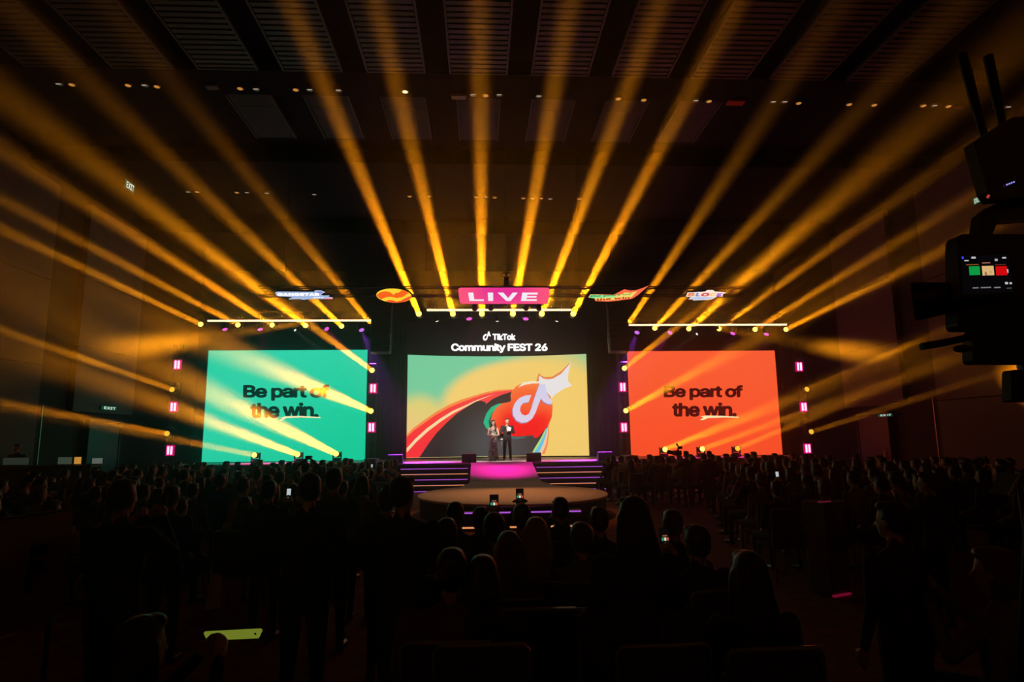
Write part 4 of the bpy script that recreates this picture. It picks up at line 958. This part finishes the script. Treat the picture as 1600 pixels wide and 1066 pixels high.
MB().ell((-.022, .125, 1.475), (.024, .01, .014)).ell((.022, .125, 1.475), (.024, .01, .014)).build('bow_tie', M_BLACK, o)
t = thing('microphone', 'black handheld microphone at the mouth of the man host', 'microphone', (mx_ - .05, hy - .21, SZ + 1.47))
MB().tube([(0, 0, -.1), (0, .01, .08)], [.012, .018], 10).build('handle', M_BLACK, t); MB().ell((0, .012, .1), .028).build('grille', M_ALU, t)
t = tag(link('cue_card', MB().box((0, 0, 0), (.14, .005, .17)).mesh('cue_card', M_WHITE), None, (mx_ + .08, hy - .37, SZ + 1.33)), 'white cue card in the hand of the man host', 'card'); t.rotation_euler = (-.45, .25, 0)
q = at(783.5, 719, 27.9)
t = thing('stand_table', 'slim black stand with a small silver trophy box between the two hosts', 'table', (q.x, 27.9, SZ))
MB().tube([(0, 0, 0), (0, 0, .02)], [.16, .15], 20).build('base', M_BLACK, t); MB().tube([(0, 0, .02), (0, 0, .82)], .015, 10).build('pole', M_ALU, t)
MB().box((0, 0, .98), (.3, .22, .3), bev=.02).build('drawer_box', M_BLACK, t); MB().box((0, 0, 1.14), (.42, .28, .02), bev=.006).build('tray', M_BLACK, t)
MB().box((.02, -.13, .9), (.1, .05, .07), bev=.01).build('silver_plate', M_ALU, t)
# stage monitors
for k, (px, nm) in enumerate(((618, 'far left'), (733, 'left of the pink ramp'), (834, 'right of the pink ramp'), (945, 'far right'))):
    q = at(px, 720, 25.75)
    t = thing('stage_monitor', 'black wedge stage monitor on the stage edge, %s' % nm, 'speaker', (q.x, 25.75, SZ), 0, 'wedge monitors on the stage edge')
    MB().add([(-.29, -.17, 0), (.29, -.17, 0), (.29, .2, 0), (-.29, .2, 0), (-.29, -.17, .33), (.29, -.17, .33), (.29, -.02, .36), (-.29, -.02, .36), (.29, .2, .1), (-.29, .2, .1)],
             [(0, 1, 5, 4), (4, 5, 6, 7), (7, 6, 8, 9), (9, 8, 2, 3), (0, 3, 2, 1), (0, 4, 7, 9, 3), (1, 2, 8, 6, 5)]).build('cabinet', mat('monitor_black', (.05, .04, .05), .5), t)
    MB().box((0, .09, .24), (.5, .24, .012), Matrix.Rotation(-.86, 3, 'X')).build('grille', M_TRUSS, t)
# --- audience: the near people, one by one
def seat_at(px, ytop, lb, arms='lap', w=1.0, hair='short', top='black', hm=None, rz=0, kind='seated', bot='black', yaw=0, with_chair=True, bare=False):
    tops = 1.325 if kind == 'seated' else 1.765
    sc = random.uniform(.97, 1.02)
    Y = F * (CAM.z - tops * sc) / (ytop - 687 + .004 * (px - 800)) if kind == 'seated' else None
    return px, Y, sc
NEAR = [  # px, top of head in the picture, label, arms, width, hair, top, hair material, chair
    (712, 782, 'guest with short dark hair in the sixth row, left of the middle aisle seats', 'lap', 1.0, 'short', 'black', None),
    (698, 806, 'guest with dark curly hair in the fifth row, left end of the middle block', 'lap', 1.0, 'bob', 'charcoal', None),
    (772, 799, 'guest holding up a bright phone before the round platform', 'high', 1.05, 'short', 'olive', None),
    (795, 827, 'woman with long dark hair in the fourth row, left of the blonde woman', 'lap', .95, 'long', 'brown', M_HAIRB),
    (837, 807, 'woman with long light hair rim lit in front of the round platform', 'lap', .95, 'long', 'black', M_HAIRL),
    (875, 777, 'guest with dark hair in the sixth row filming with a phone', 'phone', 1.0, 'short', 'black', None),
    (907, 815, 'man in a mustard shirt with short hair, middle block, fourth row', 'lap', 1.1, 'short', 'olive', M_HAIRB),
    (706, 851, 'broad man with short hair and pale collar in the nearest middle row', 'lap', 1.2, 'short', 'brown', None),
    (754, 862, 'woman with dark hair to her shoulders in the nearest middle row', 'lap', .95, 'bob', 'black', None),
    (815, 786, 'guest raising a phone with both hands at the platform centre', 'high', 1.0, 'short', 'black', None),
    (1049, 798, 'guest with swept hair in the fifth row, right end of middle block', 'lap', 1.0, 'short', 'black', M_HAIRB),
    (1085, 822, 'man with round dark head beside the lit phone at right', 'phone', 1.05, 'short', 'black', None),
    (1166, 862, 'woman with long black hair nearest the red aisle', 'lap', .95, 'long', 'black', None),
    (1010, 850, 'guest in black low in the row behind the mustard shirt', 'lap', 1.0, 'short', 'charcoal', None),
    (935, 792, 'guest in dark clothes right of the filming guest', 'lap', 1.0, 'short', 'navy', None),
    (752, 790, 'guest in navy in the sixth row below the lit steps', 'lap', 1.0, 'tail', 'navy', None),
]
HANDS = {}
for k, (px, yt, lb, arms, wd, hr_, top, hm) in enumerate(NEAR):
    px, Y, sc = seat_at(px, yt, lb)
    p = at(px, yt, Y); rz = -math.atan2(X0 - p.x, 27 - Y) * .7
    if 'lit phone' in lb: rz = .3
    HANDS[px] = (person(lb, (p.x, Y, 0), rz, 'seated', arms, wd, hr_, False, 0, top, 'black', hm, sc), arms)
    chair('dark red chair under the %s' % ' '.join(lb.split()[:11]), p.x, Y, rz, 'chairs of the middle block')
for k, (px, y, nm) in enumerate(((845, 953, 'nearest empty chair in the middle block, right of the dark haired woman'), (905, 953, 'second empty chair in the nearest middle row'), (965, 955, 'third empty chair in the nearest middle row'), (800, 953, 'empty chair right beside the dark haired woman'), (868, 895, 'empty chair in the second nearest middle row, behind the mustard shirt'), (930, 895, 'last empty chair of the second nearest middle row'))):
    p = atz(px, y, .925); chair(nm, p.x, p.y + .24, 0, 'chairs of the middle block')
STAND = [  # px, top of head, depth, label, arms, width, hair, top, yaw, facing
    (630, 743, 4.4, 'standing man in black beside the round platform, back to the camera', 'cross', 1.15, 'short', 'black', -.5, 0),
    (604, 766, 5.3, 'person in black with a hair bun behind the standing man', 'front', .95, 'bun', 'black', 0, .2),
    (483, 738, 4.8, 'standing man in black in front of the green screen', 'front', 1.2, 'short', 'black', .4, .1),
    (522, 730, 6.2, 'second standing man in black near the green screen edge', 'down', 1.1, 'short', 'charcoal', 0, 0),
    (192, 748, 4.4, 'standing man in black wearing an earpiece at the left', 'phone', 1.2, 'short', 'black', 0, -.2),
    (988, 774, 3.3, 'standing woman with long black hair right of the round platform', 'front', 1.0, 'long', 'black', .3, 0),
    (1072, 707, 17.6, 'camera operator in black silhouetted against the red screen', 'phone', 1.0, 'short', 'black', 0, .2),
    (1108, 708, 17.2, 'standing man with round head silhouetted before the red screen', 'down', 1.1, 'short', 'black', 0, 0),
    (478, 721, 12.0, 'guest with both arms raised below the middle deck light', 'high', 1.0, 'short', 'olive', 0, 0),
    (1450, 745, 6.3, 'standing man with fair lit ear among the right crowd', 'phone', 1.0, 'short', 'charcoal', .3, .4),
    (1395, 800, 3.6, 'dark figure in a sequinned jacket at the right foreground', 'down', 1.2, 'tail', 'black', .2, .3),
    (268, 762, 6.0, 'standing woman with tied hair at the left, facing the stage', 'front', .95, 'tail', 'black', 0, 0),
    (420, 770, 6.6, 'standing guest in black holding a glowing wrist phone', 'front', 1.0, 'short', 'black', 0, 0),
    (565, 778, 7.2, 'standing guest in grey beside the left block aisle', 'down', .95, 'bob', 'grey', 0, 0),
]
for px, yt, Y, lb, arms, wd, hr_, top, yaw, rz in STAND:
    p = at(px, yt, Y); sc = p.z / 1.775 if arms != 'high' else p.z / 2.02
    sc = max(.86, min(1.08, sc))
    person(lb, (p.x, Y, 0), rz, 'standing', arms, wd, hr_, False, yaw, top, 'black', None, sc)
# seated person with the lime stick, and the hooded woman at the right edge
p = at(235, 880, 2.7); person('guest in black holding up a folded card in the left foreground', (p.x, 2.7, 0), -.5, 'seated', 'phone', 1.0, 'long', False, 0, 'black', 'black', None, .92)
chair('dark red hall chair under the guest holding a card at left', p.x, 2.7, -.5, 'single chairs near the camera')
p = at(1548, 868, 3.3); person('seated woman in a grey jacket at the right edge, head bowed', (p.x, 3.3, 0), .5, 'seated', 'phone', 1.05, 'bob', False, .3, 'grey', 'black', M_HAIRB, .98)
chair('chair with pale frame under the woman in the grey jacket', p.x, 3.3, .5, 'single chairs near the camera')
# --- audience blocks
HAIRS = ['short', 'short', 'bob', 'long', 'tail', 'short']; TOPS = ['black', 'black', 'charcoal', 'navy', 'grey', 'white', 'brown', 'black', 'red', 'cream', 'blue', 'pink']
rnd = random.Random(11)
CROWD_PHONES = []
def block(side, rows, nseat, x_edge, y0, dy, pitch):
    for r in range(rows):
        Y = y0 - dy * r
        for c in range(nseat):
            if rnd.random() < .10: continue
            x = x_edge(Y) + (1 if side == 'right' else -1) * pitch * c + rnd.uniform(-.05, .05)
            if abs(x - X0) > 14: continue
            top = rnd.choice(TOPS); hr_ = rnd.choice(HAIRS); arms = rnd.choice(['lap', 'lap', 'clap', 'phone', 'lap']); bare = rnd.random() < .2
            rz = -math.atan2(X0 - x, 27 - Y) * .85 + rnd.uniform(-.15, .15)
            hm = M_HAIRB if rnd.random() < .25 else None
            ob_ = person('seated guest in %s, %s block, %s row from the stage, %s seat from the aisle' % (top, side, ORD[r], ORD[c]), (x, Y + rnd.uniform(-.06, .06), 0), rz, 'seated', arms, rnd.choice([.95, 1.05]) if arms == 'lap' else 1.0, hr_, bare, 0, top, 'black' if rnd.random() < .7 else 'navy', hm, rnd.uniform(.95, 1.04), 'seated audience of the %s block' % side)
            if arms == 'phone': CROWD_PHONES.append(ob_)
            if c < 2 or r == rows - 1:
                chair('hall chair in the %s block, %s row from the stage, %s from the aisle' % (side, ORD[r], ORD[c]), x, Y, rz, 'hall chairs of the %s block' % side)
block('left', 13, 11, lambda Y: -1.9 - (Y - 6.5) * .06, 21.2, 1.13, .72)
block('right', 12, 11, lambda Y: 4.0 + (Y - 8.5) * .30 if Y < 17.4 else 4.2, 21.2, 1.13, .72)
# --- phones with lit screens
g = G('phone_picture')
def win(x, a, b): return g.math('MULTIPLY', g.ramp(x, a, a + .02), g.math('SUBTRACT', 1.0, g.ramp(x, b - .02, b)))
strip = win(g.v, .40, .58); col = (10, 7, 9)
for a, b, rgb in ((.06, .34, (40, 150, 110)), (.38, .64, (245, 225, 205)), (.68, .95, (200, 80, 60))): col = g.mix(g.math('MULTIPLY', strip, win(g.u, a, b)), col, rgb)
col = g.mix(g.math('MULTIPLY', win(g.v, .62, .70), win(g.u, .2, .8)), col, (150, 95, 60)); col = g.mix(g.math('MULTIPLY', win(g.v, .14, .22), win(g.u, .25, .75)), col, (120, 115, 125))
M_PHONE = g.done(col, .9)
def phone(ob, arms, lb, hgt=.15, rx=-.15, on=True):
    sc = ob.scale[0]; loc = V((0, .335, 1.37)) if arms == 'high' else V((0, .375, 1.19))
    w_ = Matrix.Translation(ob.location) @ Matrix.Rotation(ob.rotation_euler.z, 4, 'Z') @ (loc * sc)
    t = thing('phone', lb, 'phone', w_); t.rotation_euler = (rx, 0, ob.rotation_euler.z)
    MB().box((0, .006, 0), (hgt * .5, .009, hgt), bev=.003).build('case', M_BLACK, t)
    flat_poly('screen', rect(0, 0, 1, 1), M_PHONE if on else emit('phone_white', (190, 200, 205), .9), lambda u, v, off: V(((u - .5) * hgt * .46, 0, (v - .5) * hgt * .93)), t)
for px, lb in ((772, 'bright phone held up by the guest left of the platform centre'), (815, 'phone held highest against the tan platform top'), (875, 'dim phone held low right of the raised one'), (1085, 'phone showing the stage held by the man at right')):
    phone(*HANDS[px], lb)
def to_px(v):
    c = RCW.transposed() @ (V(v) - CAM); return CX - F * c.x / c.z, CY + F * c.y / c.z
for px, lb in ((568, 'small white lit phone beside the left end of the steps'), (335, 'small white lit phone in the left crowd below the green screen'), (292, 'small white lit phone in the left crowd near the pink tube lights'), (1245, 'small white lit phone in the right block front'), (430, 'small white lit phone in the middle of the left crowd')):
    ob = min(CROWD_PHONES, key=lambda o: abs(to_px(o.location + V((0, 0, 1.2)))[0] - px)); CROWD_PHONES.remove(ob)
    phone(ob, 'phone', lb, .13, -.1, False)
# --- handheld video camera on a gimbal before the red screen
q = at(1058, 708, 17.9)
t = thing('gimbal_camera', 'small video camera on a gimbal held against the red screen', 'camera', q)
MB().box((0, 0, 0), (.2, .26, .14), bev=.02).build('body', M_BLACK, t); MB().tube([(-.08, .1, .0), (-.2, .22, .03)], [.05, .06], 12).build('lens', M_BLACK, t)
MB().tube([(.02, 0, .06), (.05, 0, .16), (.0, 0, .26)], [.03, .02, .035], 8).build('microphone', M_BLACK, t); MB().box((.09, -.05, .15), (.1, .03, .08), bev=.01).build('monitor', M_BLACK, t); MB().tube([(0, 0, -.07), (.03, -.1, -.35)], .025, 8).build('grip', M_BLACK, t)

# ---------------------------------------------------------------- control desk at the far left
YD = 18.5
t = thing('control_riser', 'low black control riser at the far left of the hall', 'platform', (-12.6, YD + .2, 0))
MB().box((0, 0, .3), (4.4, 2.2, .6), bev=.01).build('deck', M_FASCIA, t)
t = thing('control_desk', 'long black skirted control desk at the far left with lit screens on it', 'desk', (-12.6, YD - .2, .6))
MB().box((0, 0, .72), (4.2, .8, .05), bev=.01).build('desk_top', M_BLACK, t); MB().box((0, -.37, .35), (4.16, .03, .7)).build('skirt', M_MATTE, t)
for dx in (-2, 2): MB().box((dx, .2, .35), (.05, .05, .7)).build('leg', M_BLACK, t)
for px, wd, hh, rgb, nm in ((20, .75, .22, (44, 50, 40), 'wide dark green lit mixing screen at the far left of the desk'), (97, .4, .22, (62, 72, 60), 'pale green lit laptop on the control desk'), (117, .2, .22, (212, 150, 58), 'amber lit tablet between the two laptops'), (148, .3, .18, (98, 105, 98), 'grey lit laptop at the right end of the desk')):
    p = at(px, 706, YD - .2); zt_ = 1.345
    t = thing('laptop' if wd != .2 else 'tablet', nm, 'computer', (p.x, YD - .15, zt_))
    MB().box((0, .12, hh / 2 + .0), (wd, .015, hh), bev=.004).build('lid', M_BLACK, t)
    MB().box((0, .109, hh / 2), (wd * .93, .006, hh * .88)).build('screen', emit('screen_%d' % px, rgb, .8), t)
    MB().box((0, -.03, .01), (wd, .22, .018), bev=.004).build('keyboard_base', M_BLACK, t)
p = at(22, 698, YD + .5); person('seated technician behind the control desk at the far left', (p.x, YD + .62, .6), PI, 'seated', 'lap', 1.0, 'short', False, 0, 'charcoal', 'black', None, 1.0)
chair('hall chair of the technician behind the control desk', p.x, YD + .62, PI, 'single chairs near the control desk').location.z = .6

# ---------------------------------------------------------------- signs in the hall
def board(name, lb, c4, thick, face, letter=None):
    """upright board: c4 = bottom-left, bottom-right, top-right, top-left corners in space"""
    c4 = [V(c) for c in c4]; t = thing(name, lb, 'sign', (0, 0, 0)); n = (c4[1] - c4[0]).cross(c4[3] - c4[0]).normalized()
    bk = [c - n * thick for c in c4]
    MB().add(c4 + bk, [(0, 1, 2, 3), (4, 7, 6, 5), (0, 4, 5, 1), (1, 5, 6, 2), (2, 6, 7, 3), (3, 7, 4, 0)]).build('panel', face, t)
    return t, c4, n
a, b_ = at(-14, 900, 3.7), at(108, 880, 4.25)
t, c4, n = board('letter_board', 'brown sign board with a black letter F in the left foreground', [(a.x, 3.7, .86), (b_.x, 4.25, .86), (b_.x, 4.25, 1.5), (a.x, 3.7, 1.5)], .05, mat('board_brown', (.32, .16, .09), .7, 0, .1, 4))
bm = text_bm('F', .05)
for v in bm.verts:
    u, w_ = .40 + v.co.x * .24 + v.co.y * .03, .30 + v.co.y * .42; v.co = c4[0].lerp(c4[1], u).lerp(c4[3].lerp(c4[2], u), w_) + n * .004
me = bpy.data.meshes.new('letter'); bm.to_mesh(me); bm.free(); me.materials.append(M_BLACK); link('letter', me, t)
for u in (.15, .85):
    q = c4[0].lerp(c4[1], u) - n * .03; MB().tube([(q.x, q.y, 0), (q.x, q.y, .9)], .015, 8).build('post', M_BLACK, t); MB().box((q.x, q.y, .012), (.12, .4, .024), bev=.006).build('foot', M_BLACK, t)
MB().tube([c4[0] + n * .01, c4[1] + n * .01], .008, 6).build('bottom_rail', M_RIM, t); MB().tube([c4[3] + n * .01, c4[2] + n * .01], .008, 6).build('top_rail', M_BLACK, t)
q = atz(1313, 934, .0)
t = thing('totem', 'slim dark totem with an oval emblem and pink lit edges by the aisle', 'sign', (q.x, q.y + .2, 0), .4)
MB().box((0, 0, .55), (.34, .3, 1.08), bev=.01).build('body', mat('totem_brown', (.10, .05, .035), .6), t)
MB().box((0, -.155, .55), (.3, .012, 1.0), bev=.004).build('front_panel', mat('totem_front', (.16, .08, .055), .6), t)
MB().tube([(0, -.16, .62), (0, -.166, .62)], .1, 24).build('emblem', M_BLACK, t)
MB().box((-.02, -.165, .02), (.3, .03, .02)).build('foot_light', emit('totem_pink', (120, 12, 48), .7), t); MB().box((-.1, -.1, 1.1), (.2, .03, .014)).build('top_light', emit('totem_pink_dim', (95, 25, 40), .7), t)
# lime stick and folded card in the left foreground
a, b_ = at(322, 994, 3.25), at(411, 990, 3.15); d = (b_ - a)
t = thing('cheer_stick', 'flat lime yellow stick with added glow held low in the left foreground', 'stick', (a + b_) / 2); t.rotation_euler = (.5, -math.atan2(d.z, math.hypot(d.x, d.y)), math.atan2(d.y, d.x))
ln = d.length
MB().add([(x, y, z) for y in (-.006, .006) for x, z in ((-ln / 2, -.022), (ln / 2 - .03, -.022), (ln / 2, .014), (ln / 2 - .005, .024), (-ln / 2, .022))], [(0, 1, 2, 3, 4), (9, 8, 7, 6, 5)] + [(i, i + 5, (i + 1) % 5 + 5, (i + 1) % 5) for i in range(5)]).build('blade', emit('lime_added_glow', (112, 124, 38), .9), t)  # emission added in place of light falling on the stick
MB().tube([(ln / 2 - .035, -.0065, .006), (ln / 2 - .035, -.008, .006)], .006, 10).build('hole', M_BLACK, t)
q = at(333, 925, 3.2); t = tag(link('folded_card', MB().add([(-.03, 0, -.08), (.03, .01, -.08), (.03, .01, .07), (-.02, 0, .085), (-.03, .006, -.08), (.03, .016, -.08), (.03, .016, .07), (-.02, .006, .085)], [(0, 1, 2, 3), (7, 6, 5, 4), (0, 4, 5, 1), (1, 5, 6, 2), (2, 6, 7, 3), (3, 7, 4, 0)]).mesh('folded_card', CLOTH['cream']), None, q), 'upright cream folded card in the left foreground above the lime stick', 'card')
# ---------------------------------------------------------------- big video camera at the right edge
YK = 2.1
P_ = lambda x, y, dy=0: at(x, y, YK + dy)
t = thing('broadcast_camera', 'large black broadcast camera with lit monitor at the right edge', 'camera', (0, 0, 0))
def slab(name, pts, d0, d1, m, par=t):      # outline given in the picture plane at the camera's distance, with real thickness
    f = [P_(x, y, d0) for x, y in pts]; s_ = (YK + d0)
    bk = [V((p.x, p.y + (d1 - d0), p.z)) for p in f]; n = len(pts)
    tri = tessellate_polygon([[V((x, y, 0)) for x, y in pts]])
    return MB().add(f + bk, [tuple(q) for q in tri] + [tuple(i + n for i in q)[::-1] for q in tri] + [(i, (i + 1) % n, n + (i + 1) % n, n + i) for i in range(n)]).build(name, m, par)
slab('body', rrect(1496, 366, 1640, 515, 10), .03, .09, M_BLACK)
c = P_(1468, 466, .1)
hood = MB().tube([c + V((.09, -.02, 0)), c + V((.02, .0, 0)), c + V((-.02, .03, 0)), c + V((-.058, .06, 0))], [.05, .058, .068, .074], 28).build('lens_hood', M_BLACK, t)
MB().tube([P_(1500, 462, .1), P_(1478, 465, .1)], .05, 20).build('lens_barrel', M_BLACK, t)
mo = slab('monitor', [(1496, 392), (1580, 390), (1588, 462), (1502, 466)], -.02, .02, M_BLACK)
# what the monitor shows: the stage, and its own markings
mq = [(1505, 460), (1583, 457), (1576, 398), (1501, 400)]
def fm_mon(u, v, off):
    a = V((*mq[0], 0)).lerp(V((*mq[1], 0)), u); b2 = V((*mq[3], 0)).lerp(V((*mq[2], 0)), u); q = a.lerp(b2, v); return P_(q.x, q.y, -.0205 - off)
flat_poly('screen', rect(0, 0, 1, 1), emit('monitor_dark', (6, 5, 7), 1), fm_mon, mo)
for x0, y0, x1, y1, rgb in ((.155, .49, .375, .72, (14, 150, 66)), (.42, .47, .66, .72, (218, 178, 118)), (.70, .46, .93, .70, (205, 10, 14)), (.47, .47, .6, .57, (70, 20, 30)), (.10, .755, .36, .775, (140, 80, 30)), (.43, .79, .6, .81, (180, 110, 90)), (.7, .735, .92, .75, (120, 50, 30)), (.02, .92, .06, .98, (60, 70, 255)), (.07, .86, .16, .89, (190, 190, 190)), (.22, .92, .31, .97, (190, 190, 190)), (.70, .84, .76, .9, (170, 160, 160)), (.86, .9, .94, .94, (190, 190, 190)), (.2, .14, .32, .17, (120, 120, 120)), (.36, .14, .57, .17, (120, 120, 120)), (.63, .13, .76, .16, (130, 130, 130)), (.92, .52, .955, .62, (180, 180, 180)), (.86, .22, .92, .28, (190, 190, 190)), (.95, .22, 1.0, .27, (190, 190, 190)), (.88, .1, .98, .13, (70, 70, 70))):
    flat_poly('screen_mark', rect(x0, y0, x1, y1), emit('mark_%d_%d_%d' % rgb, rgb, 1), fm_mon, mo, 0, None, .0015)
slab('top_handle', [(1528, 372), (1534, 334), (1552, 320), (1640, 300), (1640, 340), (1560, 345), (1548, 372)], .05, .1, M_BLACK)
tx = slab('transmitter', [(1543, 300), (1521, 222), (1580, 184), (1640, 178), (1640, 306), (1552, 312)], .0, .05, M_BLACK)
for k in range(4):
    q = P_(1573.5 + 3.6 * k, 288.6 - 1.4 * k, -.004); MB().ell(q, .0028, 8, 6).build('status_light', emit('led_blue', (150, 150, 255), 1.2), tx)
q = P_(1544, 307, -.004); MB().box(q, (.008, .004, .012), Matrix.Rotation(.6, 3, 'Y')).build('tally_light', emit('led_red', (190, 60, 50), .8), tx)
for (xa, ya), (xb, yb) in (((1538, 215), (1503, 85)), ((1566, 195), (1544, 88))):
    MB().tube([P_(xa, ya, .05), P_((xa * 2 + xb) / 3, (ya * 2 + yb) / 3, .05), P_(xb, yb, .05)], [.014, .017, .018], 10).build('antenna', M_BLACK, tx)
MB().tube([P_(1496, 478, .06), P_(1497, 498, .05), P_(1508, 512, .04), P_(1513, 528, .04)], .004, 6).build('cable', M_BLACK, t)
tp = thing('tripod', 'black camera tripod with pan handle under the broadcast camera', 'tripod', (0, 0, 0))
MB().tube([P_(1440, 542, .05), P_(1478, 535, .05), P_(1520, 526, .05), P_(1560, 520, .08)], [.013, .0135, .012, .014], 12).build('pan_handle', M_BLACK, tp)
slab('fluid_head', rrect(1520, 516, 1640, 568, 8), .03, .08, M_BLACK, tp)
MB().ell(P_(1502, 545, .05), (.03, .02, .014)).build('tilt_lock', M_BLACK, tp)
MB().box(P_(1552, 564, .02), (.004, .004, .016)).build('spirit_level', mat('gold_edge', (.8, .5, .2)), tp)
hb_ = P_(1625, 570, .12)
for dx, dy in ((-.32, -.25), (.42, -.2), (.0, .5)):
    MB().tube([hb_, hb_ + V((dx * .5, dy * .5, -hb_.z * .5)), (hb_.x + dx, hb_.y + dy, .02)], [.022, .02, .016], 10).build('leg', M_BLACK, tp)
MB().ell(hb_, .07, 16, 10).build('bowl', M_BLACK, tp)
slab('battery', rrect(1580, 578, 1640, 628, 5), .02, .06, M_BLACK, tp)
p = at(1590, 740, 4.0)
t = thing('music_stand', 'thin grey stand with a tilted gold edged desk at the right edge', 'stand', (p.x, 4.0, 0))
MB().box((-.05, .06, p.z - .07), (.17, .16, .012), Matrix.Rotation(-.95, 3, 'Y'), bev=.003).build('desk', M_BLACK, t)
MB().box((-.05, -.025, p.z - .07), (.17, .008, .016), Matrix.Rotation(-.95, 3, 'Y')).build('gold_edge', mat('gold_edge', (.8, .5, .2), .3, .8), t)
MB().tube([(0, 0, .03), (0, 0, p.z)], .015, 10).build('shaft', mat('pole_grey', (.12, .12, .12), .5), t); MB().tube([(0, 0, 0), (0, 0, .03)], [.16, .15], 20).build('base', M_BLACK, t)
# ---------------------------------------------------------------- haze
h = MB().box((XC, (YF + YB) / 2, ZC / 2 + .1), (W - .1, L - .02, ZC - .1)).build('haze', haze_mat('haze', HAZE_DENSITY))
tag(h, 'thin stage haze filling the hall and showing the light beams', 'haze', kind='stuff')
